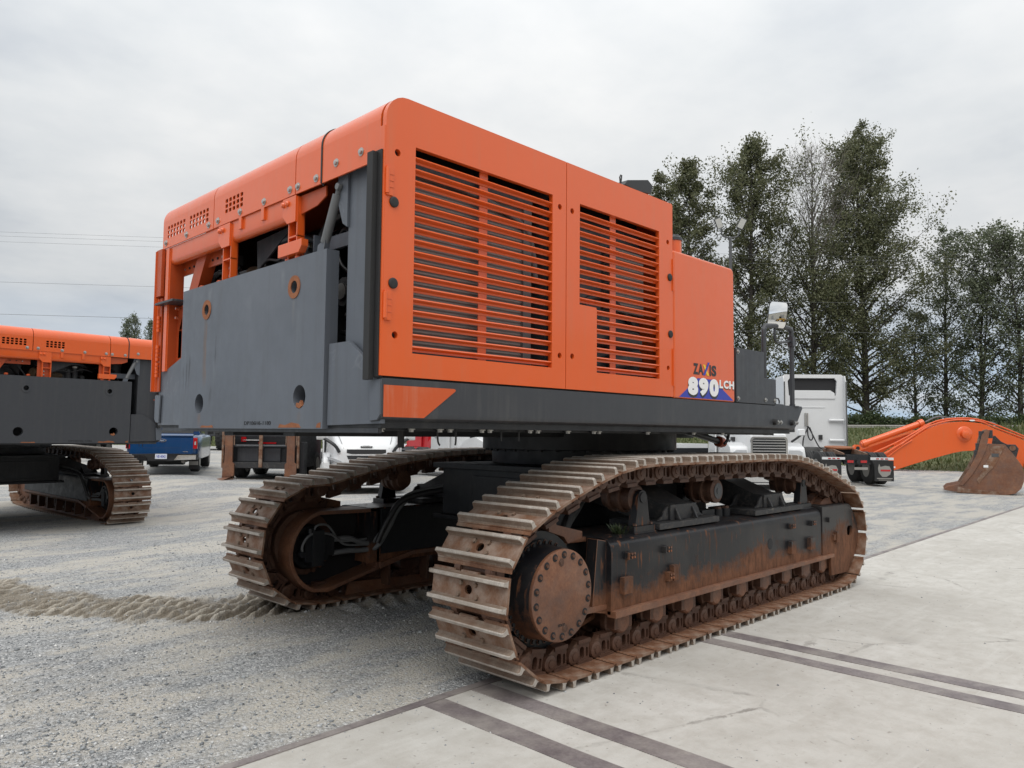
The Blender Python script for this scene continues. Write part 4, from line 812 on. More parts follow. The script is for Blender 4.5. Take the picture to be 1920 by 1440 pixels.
# fuel tank with lettering
b = MB()
b.prism([(5.455, 1.958), (6.485, 1.958), (6.485, 3.165), (6.475, 3.195), (6.445, 3.212), (5.455, 3.212)], 'y', YR, 4.75, 'orange'); tk = b.build('fuel_tank', ex, 0.022, 3)
b = MB(); b.lathe((5.60, 3.58, 3.21), (0, 0, 1), [(0, .07), (.115, .07)], 'orange', 18); b.lathe((5.60, 3.58, 3.325), (0, 0, 1), [(0, .077), (.025, .077), (.035, .06), (.05, .055)], 'beamgrey', 14); b.build('filler_cap', tk)
b = MB(); b.lathe((6.22, 3.62, 3.212), (0, 0, 1), [(0, .06), (.02, .06), (.025, .03)], 'orange', 12); b.build('vent_cap', tk)
def dec(name, v, f, m, k): b = MB(); b.add(v, f, m, XZ(YR - .0008 - .0012 * k)); return b.build(name, tk)
def mono(txt, x0, x1, z0, z1, off=.0, size=.2): v, f = text2d(txt, size, .001, off); return fit(v, x0, x1, z0, z1), f
v, f = fill2d([(5.53, 1.972), (5.83, 2.147), (6.10, 2.147), (6.453, 1.972)], [], .001); dec('blue_wedge', v, f, 'blue_decal', 0)
for k, (c, x0, x1) in enumerate((('8', 5.668, 5.832), ('9', 5.845, 6.005), ('0', 6.022, 6.182))):
    for dz, m, kk in ((-.022, 'black_decal', 1), (-.011, 'black_decal', 1.2), (0, 'white_decal', 2)):
        v, f = mono(c, x0, x1, 1.988 + dz + .008, 2.154 + dz, .014, .2); dec('model_digit', v, f, m, kk + .05 * k)
for k, (c, x0, x1) in enumerate((('L', 6.198, 6.262), ('C', 6.272, 6.362), ('H', 6.374, 6.462))):
    for dz, m, kk in ((-.008, 'black_decal', 1), (0, 'white_decal', 2)):
        v, f = mono(c, x0, x1, 2.078 + dz, 2.152 + dz, .009, .2); dec('model_letter', v, f, m, kk + .05 * k)
for c, x0, x1 in (('Z', 5.757, 5.838), ('A', 5.838, 5.925), ('I', 6.028, 6.052), ('S', 6.062, 6.146)):
    v, f = mono(c, x0, x1, 2.178, 2.275, .010 if c != 'A' else .006, .2); dec('name_letter', v, f, 'black_decal', 1)
v, f = fill2d([(5.915, 2.272), (5.952, 2.272), (6.022, 2.178), (5.982, 2.178)], [], .001); dec('name_stroke', v, f, 'yellow_decal', 1.5)
v, f = fill2d([(6.000, 2.296), (6.030, 2.296), (5.950, 2.178), (5.915, 2.178)], [], .001); dec('name_stroke', v, f, 'blue_decal', 2)
# tool box, hand rail, mirror, work lamp
b = MB(); b.prism([(6.52, 1.962), (7.335, 1.962), (7.335, 2.222), (7.085, 2.222), (7.085, 2.478), (6.52, 2.478)], 'y', YR + .003, 4.35, 'beamgrey'); tb = b.build('tool_box', ex, 0.006)
for x, z in ((6.55, 2.44), (6.55, 2.00), (7.10, 2.005), (7.30, 2.005)): inst('side_bolt', bmS, tb, Matrix.Translation((x - ORG[0], YR + .002 - ORG[1], z)))
b = MB(); b.tube([(7.16, 3.53, 2.21), (7.16, 3.53, 2.66), (7.18, 3.53, 2.73), (7.25, 3.53, 2.765), (7.66, 3.53, 2.79), (7.76, 3.53, 2.77), (7.79, 3.53, 2.70), (7.79, 3.53, 1.97)], .025, 'beamgrey', 12, 4); b.lathe((7.79, 3.53, 1.955), (0, 0, 1), [(0, .07), (.012, .07), (.014, .03), (.03, .03)], 'beamgrey', 20)
b.tube([(7.20, 3.50, 2.00), (7.20, 3.50, 2.03), (7.40, 3.50, 2.03), (7.42, 3.50, 1.98)], .008, 'beamgrey', 6, 2); b.box(7.3, 7.5, 3.49, 3.56, 1.955, 1.975, 'beamgrey'); b.box(7.5, 7.93, 3.49, 3.8, 1.955, 1.966, 'beamgrey'); hr = b.build('hand_rail', ex)
b = MB(); b.tube([(7.79, 3.53, 2.66), (7.62, 3.53, 2.63), (7.46, 3.53, 2.615), (7.41, 3.53, 2.64), (7.40, 3.53, 2.72), (7.42, 3.53, 2.80)], .013, 'beamgrey', 8, 4); b.box(7.755, 7.83, 3.50, 3.56, 2.60, 2.70, 'beamgrey'); mr = b.build('mirror_arm', hr)
mc = Vector((7.45, 3.52, 2.895)); nrm = Vector((-0.845, -0.53, -0.045)).normalized(); uu = Vector((0, 0, 1)).cross(nrm).normalized(); vv = nrm.cross(uu)
tl = R_(-7); uu, vv = uu * math.cos(tl) + vv * math.sin(tl), vv * math.cos(tl) - uu * math.sin(tl)
b = MB(); b.plate(rrect(-.095, .095, -.14, .14, .035), [], .02, 'plastic', frame(uu, vv, nrm, mc)); b.plate(rrect(-.08, .08, -.125, .125, .03), [], .03, 'plastic', frame(uu, vv, nrm, mc - nrm * .02)); mh = b.build('mirror_housing', hr, 0.0)
b = MB(); gv = []; gf = []
for j in range(13):
    for i in range(9):
        x, y = -.088 + .176 * i / 8, -.133 + .266 * j / 12
        if j in (0, 12): x *= .80
        elif j in (1, 11): x *= .95
        gv.append(mc + uu * x + vv * y + nrm * (.0245 - (x * x + y * y) / 1.7))
for j in range(12):
    for i in range(8): gf.append((j * 9 + i, j * 9 + i + 1, (j + 1) * 9 + i + 1, (j + 1) * 9 + i))
b.add(gv, gf, 'mirror'); b.build('mirror_glass', mh, smooth=60)
b = MB(); b.prism([(4.80, 3.62), (4.84, 3.665), (5.12, 3.735), (5.19, 3.70), (5.16, 3.63), (5.0, 3.61)], 'y', 3.51, 3.66, 'plastic'); b.cyl((4.98, 3.56, 3.57), (4.98, 3.56, 3.63), .02, 'bolt'); b.tube([(4.79, 3.54, 3.60), (4.775, 3.54, 3.68), (4.80, 3.54, 3.70), (4.79, 3.54, 3.64)], .006, 'plastic', 6, 2); b.build('roof_lamp', ex, 0.012)
set_org((0, 0, 0)); USE_ORG = False
for o_ in bpy.data.objects:
    if o_.parent is not None: KIDS.setdefault(o_.parent, []).append(o_)
# second machine, the same kind, parked further left
ex2 = dup_tree(ex); ex2.location = (3.633, 18.356, -0.191); ex2.rotation_euler = (0, R_(-0.9), 1.655)
for o_ in ex2.children:
    if o_.name.split('.')[0] in ('rear_plate', 'side_wing', 'rear_column'):
        for q_ in [o_] + [c_ for c_ in o_.children if c_.name.startswith('hole_bushing')]:
            for sl in q_.material_slots: sl.link = 'OBJECT'; sl.material = MT['grey_shaded']
tag(ex2, 'orange tracked excavator cut by the left edge of the photo, parked behind the large one', 'excavator')
# ------------------------------------------------------------ ground
EDGE = lambda x: 3.72 + 0.0265 * (x - 2.0)            # gravel / concrete joint
CP = [(at(230, 14), -.19), (at(60, 16), -.17), (at(130, 12), -.12), (at(20, 20), -.10), (at(-150, 15), -.17), (at(310, 22), .40), (at(330, 27), .46), (at(200, 28), .42), (at(490, 23), .22), (at(480, 28), .32),
      (at(690, 21), .0), (at(690, 28), .15), (at(870, 27), .15), (at(1560, 26), .08), (at(1450, 24), .04), (at(1750, 37), .05), (at(1840, 23), 0), (at(1500, 40), .2), (at(900, 45), .35), (at(500, 55), .4), (at(1200, 40), .25), (at(300, 50), .45), (at(0, 45), .4),
      (at(960, 17), 0), (at(450, 10), -.02), (at(300, 8), -.02), (at(700, 12), 0), (at(500, 6), 0), (at(1300, 16), 0)]
CP += [(Vector((x, 4.2 + .03 * x, 0)), -.012) for x in range(-4, 30, 3)] + [(Vector((x, y, 0)), 0.0) for x in (4, 6, 8, 10) for y in (5.5, 7)]
CPX = np.array([[p.x, p.y] for p, _ in CP]); CPZ = np.array([z for _, z in CP])
PATH = np.array([(4.4, 6.66), (3.5, 6.90), (2.85, 7.30), (2.35, 8.1), (1.95, 9.1), (1.6, 10.2), (1.3, 11.5)])
def value_noise(x, y, seed):
    xi = np.floor(x).astype(np.int64); yi = np.floor(y).astype(np.int64); xf = x - xi; yf = y - yi
    def h(a, b): v = np.sin(a * 127.1 + b * 311.7 + seed * 74.7) * 43758.5453; return v - np.floor(v)
    u = xf * xf * (3 - 2 * xf); v = yf * yf * (3 - 2 * yf)
    return (h(xi, yi) * (1 - u) + h(xi + 1, yi) * u) * (1 - v) + (h(xi, yi + 1) * (1 - u) + h(xi + 1, yi + 1) * u) * v
def height(x, y, fine=True):
    x = np.asarray(x, float); y = np.asarray(y, float); sh = x.shape; x = x.ravel(); y = y.ravel()
    num = np.zeros_like(x); den = np.zeros_like(x)
    for (cx, cy), cz in zip(CPX, CPZ):
        w = 1.0 / ((x - cx) ** 2 + (y - cy) ** 2 + 1.2) ** 1.7; num += w * cz; den += w
    z = num / den; dirt = np.zeros_like(x); crumb = np.zeros_like(x)
    if fine:
        z = z + (value_noise(x * 0.8, y * 0.8, 1) - .5) * .02 * np.clip((y - EDGE(x)) / 3, 0, 1)
        # crawler prints leading away behind the far track
        bd = np.full_like(x, 9.0); bs = np.zeros_like(x); acc = 0
        for a, b in zip(PATH[:-1], PATH[1:]):
            d = b - a; L = np.hypot(*d); t = np.clip(((x - a[0]) * d[0] + (y - a[1]) * d[1]) / L ** 2, 0, 1)
            dd = np.hypot(x - a[0] - t * d[0], y - a[1] - t * d[1]); m = dd < bd; bd[m] = dd[m]; bs[m] = acc + t[m] * L; acc += L
        n1 = value_noise(x * 3, y * 3, 2); n2 = value_noise(x * 11, y * 11, 3); n3 = value_noise(x * 28, y * 28, 6)
        band = np.clip((.52 + .25 * (n1 - .5) + .10 * (n2 - .5) - bd) / .12, 0, 1)
        sq = (x * .61 - y * .79) / .125 + (n1 - .5) * .45 + (n2 - .5) * .12; saw = np.abs((sq % 1) - .5) * 2
        rid = np.clip((saw - .35) / .45, 0, 1) * (.6 + .8 * n1)
        z = z + band * (.046 * rid * (.75 + .5 * n2) - .032 + .012 * (n2 - .5) + .007 * (n3 - .5) + .006 * (value_noise(x * 52, y * 52, 9) - .5)); dirt = np.maximum(dirt, band * np.clip(.75 + .5 * n1, 0, 1)); crumb = np.maximum(crumb, band * np.clip((rid - .72) * 3 + .8 * (n3 - .55), 0, 1) * np.clip(n1 * 1.8 - .25, .05, 1) * np.clip(.35 + 2.2 * bd, 0, 1))
        # churned lip beside the far track
        lip = np.exp(-((y - 6.06 - .05 * np.sin(x * 2)) / .13) ** 2) * np.clip((x - 3.9) / .3, 0, 1) * np.clip((7.6 - x) / .8, 0, 1)
        z = z + lip * (.045 + .04 * np.cos(x * 2 * np.pi / .205) + .02 * (n2 - .5)); dirt = np.maximum(dirt, lip * .8)
        near = np.exp(-((x - 3.6) ** 2 + (y - 6.4) ** 2) / .5) * .7; dirt = np.maximum(dirt, near)
    z = np.where(y < EDGE(x) - .04, -.05, np.where(y < EDGE(x) + .25, np.minimum(z, -.006), z))
    return z.reshape(sh), dirt.reshape(sh), crumb.reshape(sh)
def axis(lo, d0, d1, hi, fine, mid, m0, m1):
    a = list(np.arange(d0, d1, fine)); b = list(np.arange(m0, d0, mid)); c = list(np.arange(d1, m1, mid)); o = []; s = mid; p = m0
    while p > lo: s *= 1.22; p -= s; o.append(p)
    q = []; s = mid; p = c[-1]
    while p < hi: s *= 1.22; p += s; q.append(p)
    return np.array(o[::-1] + b + a + c + q)
gx = axis(-700, .9, 7.2, 700, .019, .16, -4, 16); gy = axis(-700, 5.7, 10.6, 700, .019, .16, -3, 22)
GX, GY = np.meshgrid(gx, gy); GZ, GD, GC = height(GX, GY)
def grid_obj(name, X, Y, Z, m, attr=None, attr2=None):
    ny, nx = X.shape; me = bpy.data.meshes.new(name); me.vertices.add(nx * ny)
    me.vertices.foreach_set('co', np.stack([X, Y, Z], -1).reshape(-1).astype(np.float32))
    i = np.arange(nx * ny).reshape(ny, nx); q = np.stack([i[:-1, :-1], i[:-1, 1:], i[1:, 1:], i[1:, :-1]], -1).reshape(-1, 4); n = len(q)
    me.loops.add(4 * n); me.polygons.add(n); me.loops.foreach_set('vertex_index', q.reshape(-1).astype(np.int32)); me.polygons.foreach_set('loop_start', np.arange(0, 4 * n, 4, dtype=np.int32))
    me.polygons.foreach_set('use_smooth', [True] * n); me.materials.append(MT[m]); me.update(); me.validate()
    if attr is not None: at_ = me.attributes.new('packed_dirt', 'FLOAT', 'POINT'); at_.data.foreach_set('value', attr.reshape(-1).astype(np.float32))
    if attr2 is not None: at_ = me.attributes.new('dry_crumbs', 'FLOAT', 'POINT'); at_.data.foreach_set('value', attr2.reshape(-1).astype(np.float32))
    o = bpy.data.objects.new(name, me); COL.objects.link(o); return o
tag(grid_obj('gravel_ground', GX, GY, GZ, 'gravel', GD, GC), kind='structure')
# concrete pad with inset steel strips
b = MB(); b.prism([(-14, EDGE(-14)), (-14, -60), (75, -60), (75, EDGE(75))], 'z', -.3, 0, 'concrete'); pad = tag(b.build('concrete_pad'), kind='structure')
def ragged(x0, x1, y0, y1, nseg, jit, ax):
    p = []
    for i in range(nseg + 1): t = i / nseg; p.append((x0 + random.uniform(-jit, jit), y0 + (y1 - y0) * t) if ax else (x0 + (x1 - x0) * t, y0 + random.uniform(-jit, jit)))
    for i in range(nseg, -1, -1): t = i / nseg; p.append((x1 + random.uniform(-jit, jit), y0 + (y1 - y0) * t) if ax else (x0 + (x1 - x0) * t, y1 + random.uniform(-jit, jit)))
    return p
for x0, x1 in ((3.0, 3.165), (3.395, 3.56), (5.50, 5.655), (5.80, 5.965)):
    b = MB(); b.prism(ragged(x0, x1, -14, EDGE(x0) - .06, 70, .004, True), 'z', -.01, .004, 'steel_strip'); b.build('steel_strip', pad, smooth=0)
b = MB(); P = []
for i in range(121): x = -14 + 89 * i / 120; P.append((x, EDGE(x) - .055 + random.uniform(-.004, .004)))
for i in range(120, -1, -1): x = -14 + 89 * i / 120; P.append((x, EDGE(x) + .008 + random.uniform(-.006, .006)))
b.prism(P, 'z', -.1, .006, 'steel_strip'); b.build('edge_strip', pad, smooth=0)
def stones(name, X, Y, Z, S, m='stone'):
    n = len(X); base = np.array([(1, 0, 0), (-1, 0, 0), (0, 1, 0), (0, -1, 0), (0, 0, 1), (0, 0, -1)], float); F = np.array([(0, 2, 4), (2, 1, 4), (1, 3, 4), (3, 0, 4), (2, 0, 5), (1, 2, 5), (3, 1, 5), (0, 3, 5)])
    a = np.random.rand(n) * 6.283; ca, sa = np.cos(a), np.sin(a); st = np.stack([.7 + .7 * np.random.rand(n), .6 + .6 * np.random.rand(n), .45 + .45 * np.random.rand(n)], -1) * S[:, None]
    V = base[None] * (1 + .5 * (np.random.rand(n, 6, 1) - .5)) + .35 * (np.random.rand(n, 6, 3) - .5); V = V * st[:, None, :]
    x = V[..., 0] * ca[:, None] - V[..., 1] * sa[:, None]; y = V[..., 0] * sa[:, None] + V[..., 1] * ca[:, None]
    V = np.stack([x + X[:, None], y + Y[:, None], V[..., 2] + (Z + S * .22)[:, None]], -1).reshape(-1, 3); T = (F[None] + 6 * np.arange(n)[:, None, None]).reshape(-1, 3)
    return raw_tris(name, V, T, m)
def raw_tris(name, V, T, m):
    me = bpy.data.meshes.new(name); me.vertices.add(len(V)); me.vertices.foreach_set('co', V.reshape(-1).astype(np.float32)); k = T.shape[1]; n = len(T)
    me.loops.add(n * k); me.polygons.add(n); me.loops.foreach_set('vertex_index', T.reshape(-1).astype(np.int32)); me.polygons.foreach_set('loop_start', np.arange(0, n * k, k, dtype=np.int32)); me.polygons.foreach_set('loop_total', np.full(n, k, dtype=np.int32))
    me.materials.append(MT[m] if isinstance(m, str) else m); me.update(); o = bpy.data.objects.new(name, me); COL.objects.link(o); return o
N_ST = 80000
dpt = 2.2 + 13 * np.random.rand(N_ST) ** 1.6; lat = (np.random.rand(N_ST) * 1500 - 80 - 960) / 1425.9 * dpt
sx = AX[0][0] * lat + AX[0][2] * dpt; sy = AX[1][0] * lat + AX[1][2] * dpt
ptch = value_noise(sx * .9, sy * .9, 5); keep = (sy > EDGE(sx) + .02 + .05 * np.random.rand(N_ST)) & (np.random.rand(N_ST) < .25 + 1.1 * np.clip(ptch - .2, 0, 1))
sx, sy = sx[keep], sy[keep]; sz, sd, _c = height(sx, sy); k2 = np.random.rand(len(sx)) > sd * .75; sx, sy, sz = sx[k2], sy[k2], sz[k2]
tag(stones('gravel_stones', sx, sy, sz, .0035 + .0085 * np.random.rand(len(sx)) ** 2.2 + .010 * (np.random.rand(len(sx)) > .985)), 'loose grey stones lying on the gravel yard', 'gravel', kind='stuff')
px_ = 1.2 + 12 * np.random.rand(1500); py_ = EDGE(px_) - .0 - 5 * np.random.rand(1500) ** 5.5
tag(stones('pebbles', px_, py_, np.zeros(1500), .0025 + .006 * np.random.rand(1500) ** 2.5), 'small dark pebbles scattered over the concrete pad', 'pebbles', kind='stuff')

# ------------------------------------------------------------ grass bank, barrier, hedge
A_, B_ = at(470, 62), at(1750, 38); dB = (B_ - A_).normalized(); nB = Vector((-dB.y, dB.x, 0)); nB = nB if nB.dot(Vector((AX[0][2], AX[1][2], 0))) > 0 else -nB
def bank(s, t): p = A_ + dB * s + nB * t; return p
sv = np.linspace(-160, 190, 220); tv = np.array([-2.5, -1, 0, 1, 2, 3, 4, 5, 6, 7, 8, 9, 12, 20, 60, 300])
prof = np.interp(tv, [-2.5, 0, 1, 7, 9, 12, 20, 60, 300], [-.3, .28, .5, 2.0, 2.2, 2.2, 1.9, 1.8, 1.6])
S_, T_ = np.meshgrid(sv, tv); BXg = A_.x + dB.x * S_ + nB.x * T_; BYg = A_.y + dB.y * S_ + nB.y * T_; BZg = np.repeat(prof[:, None], len(sv), 1) + (value_noise(S_ * .7, T_ * .7, 8) - .5) * .25 * (T_ < 9)
tag(grid_obj('grass_bank', BXg, BYg, BZg, 'bank'), kind='structure')
def bank_z(t): return np.interp(t, tv, prof)
NG = 60000
gs = -20 + 100 * np.random.rand(NG); gt = -2.2 + 11 * np.random.rand(NG) ** .9; bx_ = A_.x + dB.x * gs + nB.x * gt; by_ = A_.y + dB.y * gs + nB.y * gt; bz_ = bank_z(gt) + (value_noise(gs * .7, gt * .7, 8) - .5) * .25 - .03
hh = (.10 + .28 * np.random.rand(NG)) * (.5 + value_noise(gs * .35, gt * .5, 4)); an = np.random.rand(NG) * 6.28; ww = .02 + .05 * np.random.rand(NG); ln = .25 * (np.random.rand(NG, 2) - .5)
V = np.stack([np.stack([bx_ - ww * np.cos(an), by_ - ww * np.sin(an), bz_], -1), np.stack([bx_ + ww * np.cos(an), by_ + ww * np.sin(an), bz_], -1), np.stack([bx_ + ln[:, 0], by_ + ln[:, 1], bz_ + hh], -1)], 1).reshape(-1, 3)
tag(raw_tris('grass', V, np.arange(NG * 3).reshape(-1, 3), 'blade'), 'rough green grass growing on the bank behind the yard', 'grass', kind='stuff')
gr = empty('guard_rail', bank(40, 8.5)); gr.rotation_euler = (0, 0, math.atan2(dB.y, dB.x)); tag(gr, 'pale grey guard rail along the top of the grass bank', 'guard rail')
b = MB(); b.prism([(-.04, 2.42), (0, 2.38), (-.03, 2.33), (0, 2.28), (-.04, 2.24), (-.06, 2.24), (-.03, 2.28), (-.06, 2.33), (-.03, 2.38), (-.06, 2.42)], 'x', -60, 60, 'rim'); b.build('rail_beam', gr, smooth=0)
bb = MB(); bb.box(-.06, .06, 0, .1, 2.0, 2.42, 'wood'); pm = bb.mesh('post')
for i in range(30): inst('post', pm, gr, Matrix.Translation((-58 + i * 4, 0, 0)))

# ------------------------------------------------------------ trees
def make_tree(name, base, Ht, prof, nb, nleaf, lsize, leaf='leaf', lean=(0, 0), trunks=1, h0=.05, up=(30, 56), tr=.22, bare=None, wind=(0, 0), label='', group=None, cat='tree', dens=1.0):
    rs = np.random.RandomState(abs(hash(label)) % 1000 if False else int(base.x * 31 + base.y * 17 + Ht * 7) % 99991)
    root = empty(name, base); tag(root, label, cat, group)
    tb = MB(); lc = []
    hs = [p[0] for p in prof]; ws = [p[1] for p in prof]
    for k in range(trunks):
        ox, oy = (0, 0) if trunks == 1 else (rs.uniform(-1, 1) * .5, rs.uniform(-1, 1) * .5)
        lx = lean[0] + (rs.uniform(-.06, .06) if trunks > 1 else 0); ly = lean[1] + (rs.uniform(-.06, .06) if trunks > 1 else 0)
        ht = Ht * (1 if k == 0 else rs.uniform(.72, .95))
        nP = 9; wob = np.cumsum(rs.randn(nP, 2) * .10, 0)
        tp = [Vector((ox + lx * ht * (i / (nP - 1)) ** 1.3 + wob[i, 0] * (i / nP), oy + ly * ht * (i / (nP - 1)) ** 1.3 + wob[i, 1] * (i / nP), ht * .97 * i / (nP - 1))) for i in range(nP)]
        tb.tube(tp, [tr * (1 - .95 * i / (nP * 2 - 2)) * (.8 if k else 1) for i in range(nP * 2 - 1)], 'bark', 7, 2)
        def tpos(h):
            q = h * (nP - 1); i = min(int(q), nP - 2); return tp[i].lerp(tp[i + 1], q - i)
        for j in range(nb // trunks):
            h = h0 + (1 - h0) * ((j + rs.rand()) / (nb // trunks)) ** .92; h = min(h, .985)
            az = j * 2.399 + rs.uniform(-.5, .5); el = R_(rs.uniform(*up) + (h - .5) * 26); R = np.interp(h, hs, ws) * rs.uniform(.55, 1.12)
            L = R / max(math.cos(el), .35) * .95; p0 = tpos(h); d = Vector((math.cos(az) * math.cos(el), math.sin(az) * math.cos(el), math.sin(el)))
            L = min(L, (1.04 - h) * Ht * 1.1 + .8)
            sagv = Vector((wind[0] * L * .3, wind[1] * L * .3, rs.uniform(-.12, .10) * L)); p1 = p0 + d * L * .5 + sagv * .2; p2 = p0 + d * L + sagv
            if p2.z > Ht * 1.03: p2 = p0 + (p2 - p0) * max(.25, (Ht * 1.03 - p0.z) / (p2.z - p0.z)); p1 = p0.lerp(p2, .5) + Vector((0, 0, -.05 * L))
            r0 = tr * .36 * (1 - h) + .022
            isbare = bare is not None and h > bare[0] and (math.cos(az - bare[1]) > bare[2])
            tb.tube([p0, p1, p2], [r0, r0 * .7, r0 * .5, r0 * .35, .008], 'twig' if isbare else 'bark', 4, 2, cap=False)
            nt2 = 3 + int(L * 1.1)
            for q in range(nt2):
                u = rs.uniform(.25, 1); c0 = p0.lerp(p1, u * 2) if u < .5 else p1.lerp(p2, u * 2 - 1)
                dd = (d + Vector(rs.randn(3) * .55)).normalized(); l2 = L * rs.uniform(.14, .34) + .25; c1 = c0 + dd * l2
                if c1.z > Ht * 1.02: l2 *= .35; c1 = c0 + dd * l2
                tb.tube([c0, c1], [.015, .005], 'twig' if isbare else 'bark', 3, 1, cap=False)
                if isbare:
                    for w in range(3): e = (dd + Vector(rs.randn(3) * .5)).normalized(); tb.tube([c0.lerp(c1, .4 + .2 * w), c0.lerp(c1, .4 + .2 * w) + e * l2 * .7], [.012, .004], 'twig', 3, 1, cap=False)
                else: lc.append((c0.lerp(c1, .35), c1, .16 + .10 * l2))
    tb.build('trunk', root, smooth=60)
    if lc:
        n = nleaf; idx = rs.randint(0, len(lc), n); wt = rs.rand(len(lc)); idx = np.where(rs.rand(n) < wt[idx] * 1.4, idx, rs.randint(0, len(lc), n))
        A = np.array([tuple(c[0]) for c in lc])[idx]; Bv = np.array([tuple(c[1]) for c in lc])[idx]; sg = np.array([c[2] for c in lc])[idx]
        C = A + (Bv - A) * rs.rand(n, 1) * 1.1 + rs.randn(n, 3) * sg[:, None] * .95
        a = rs.randn(n, 3); a /= np.linalg.norm(a, axis=1)[:, None]; bq = np.cross(a, rs.randn(n, 3)); bq /= np.linalg.norm(bq, axis=1)[:, None]
        s1 = lsize * (.6 + .8 * rs.rand(n, 1)); s2 = s1 * .62
        V = np.stack([C - a * s1 * .5, C + bq * s2 * .5, C + a * s1 * .5, C - bq * s2 * .5], 1).reshape(-1, 3)
        o = raw_tris('crown', V, np.arange(n * 4).reshape(-1, 4), leaf); o.parent = root
    return root
def tree_at(px, D, ytop, z0=1.9): return at(px, D, z0), (np.interp(px, [-488, 2370], [800, 826]) - ytop) * D / 1425.9 + 1.65 - z0
def wv(right): return (AX[0][0] * right, AX[1][0] * right)
GT = 'tall trees along the bank behind the yard'
p, H = tree_at(1285, 61, 288); make_tree('cottonwood_tree', p, H, [(0, 2.0), (.2, 3.0), (.5, 3.0), (.75, 2.2), (.9, 1.0), (1, .2)], 92, 32159, .185, 'leaf', tr=.25, label='dense tree rising right behind the engine housing, left of the floodlight pole', group=GT)
p, H = tree_at(1243, 64, 322); make_tree('cottonwood_tree', p, H, [(0, 1.8), (.3, 2.6), (.7, 2.0), (.93, .9), (1, .2)], 60, 16845, .185, 'leaf', tr=.2, label='slim tree half hidden by the engine housing roof, beside the roof lamp', group=GT)
p, H = tree_at(1405, 60, 246); make_tree('cottonwood_tree', p, H, [(0, 1.8), (.25, 2.4), (.45, 2.9), (.68, 3.3), (.8, 2.2), (.9, 1.4), (1, .2)], 105, 38285, .185, 'leaf', lean=wv(.03), tr=.30, wind=wv(.2), label='tall leafy tree directly behind the floodlight pole with a visible forked trunk', group=GT)
p, H = tree_at(1525, 61, 278); make_tree('half_dead_tree', p, H, [(0, 3.4), (.3, 4.4), (.5, 3.6), (.75, 3.0), (.95, 2.0), (1, .8)], 115, 26325, .185, 'leaf', tr=.27, lean=wv(.012), bare=(.56, 0, -2), up=(40, 68), label='tree with a bare leafless grey top above its leafy lower crown', group=GT)
p, H = tree_at(1622, 63, 246); make_tree('cottonwood_tree', p, H, [(0, 3.6), (.2, 5.0), (.45, 4.6), (.7, 3.4), (.88, 2.4), (.96, 1.2), (1, .3)], 150, 66156, .185, 'leaf', lean=wv(.012), wind=wv(.6), tr=.32, up=(30, 58), label='largest tree, its windswept crown leaning right above the white sleeper cab', group=GT)
p, H = tree_at(1772, 64, 438); make_tree('poplar_tree', p, H, [(0, 1.6), (.25, 2.9), (.55, 3.1), (.8, 2.2), (.95, 1.1), (1, .3)], 74, 10442, .185, 'leaf_b', lean=wv(.01), tr=.2, label='thin tree with see-through crown above the raised middle of the orange boom', group=GT)
p, H = tree_at(1716, 66, 590); make_tree('poplar_tree', p, H, [(0, 1.4), (.3, 2.4), (.6, 2.3), (.9, 1.0), (1, .3)], 48, 5171, .185, 'leaf_b', tr=.16, label='shorter sparse tree between the largest tree and the thin tree above the boom', group=GT)
p, H = tree_at(1838, 62, 428); make_tree('poplar_tree', p, H, [(0, 1.8), (.25, 3.2), (.55, 3.4), (.8, 2.6), (.95, 1.2), (1, .3)], 84, 14420, .185, 'leaf_b', lean=wv(.03), trunks=2, tr=.2, label='two-stemmed light green tree standing above the rusty bucket', group=GT)
p, H = tree_at(1912, 60, 432); make_tree('poplar_tree', p, H, [(0, 2.2), (.3, 3.6), (.6, 3.5), (.85, 2.4), (1, .4)], 84, 14917, .185, 'leaf_b', tr=.22, label='tree cut by the right edge of the photo', group=GT)
p, H = tree_at(2010, 62, 400); make_tree('poplar_tree', p, H, [(0, 2.2), (.3, 3.6), (.6, 3.5), (.85, 2.4), (1, .4)], 70, 10939, .185, 'leaf_b', tr=.22, label='tree standing just beyond the right edge of the photo', group=GT)
for px, D, yt, w, lab in ((228, 95, 594, 1.3, 'small distant tree, leftmost of three above the left excavator'), (253, 96, 586, 1.5, 'small distant tree, middle and tallest of three above the left excavator'), (277, 95, 598, 1.3, 'small distant tree, rightmost of three, beside the large excavator')):
    p, H = tree_at(px, D, yt, 1.0); make_tree('distant_tree', p, H, [(0, 1.2), (.3, w * 1.2), (.6, w * .8), (.85, w * .35), (1, .1)], 60, 5200, .20, 'leaf_b', tr=.18, label=lab, group='small distant trees on the left')
GB = 'bushes along the top of the bank'
for i, (px, D, yt, w) in enumerate(((1575, 54, 786, 1.7), (1622, 52, 778, 1.9), (1668, 51, 800, 1.3), (1712, 50, 806, 1.2), (1760, 49, 796, 1.5), (1815, 48, 804, 1.2), (1868, 47, 792, 1.7), (1920, 46, 786, 1.6))):
    p, H = tree_at(px, D, yt, 1.9); labs = ('bush behind the back of the white sleeper cab', 'tallest bush just right of the white sleeper cab', 'low bush above the left end of the pale guard rail', 'low bush behind the hydraulic cylinder of the boom', 'low bush just behind the top of the boom arch', 'dark bush behind the rusty bucket', 'bush right of the bucket behind the boom', 'bush at the right edge of the photo')
    make_tree('bush', p, max(H * .8, .7), [(0, w * .9), (.4, w), (.8, w * .6), (1, w * .25)], 44, 4200, .15, 'leaf_c', tr=.05, h0=.02, up=(8, 50), label=labs[i], group=GB, cat='bush')
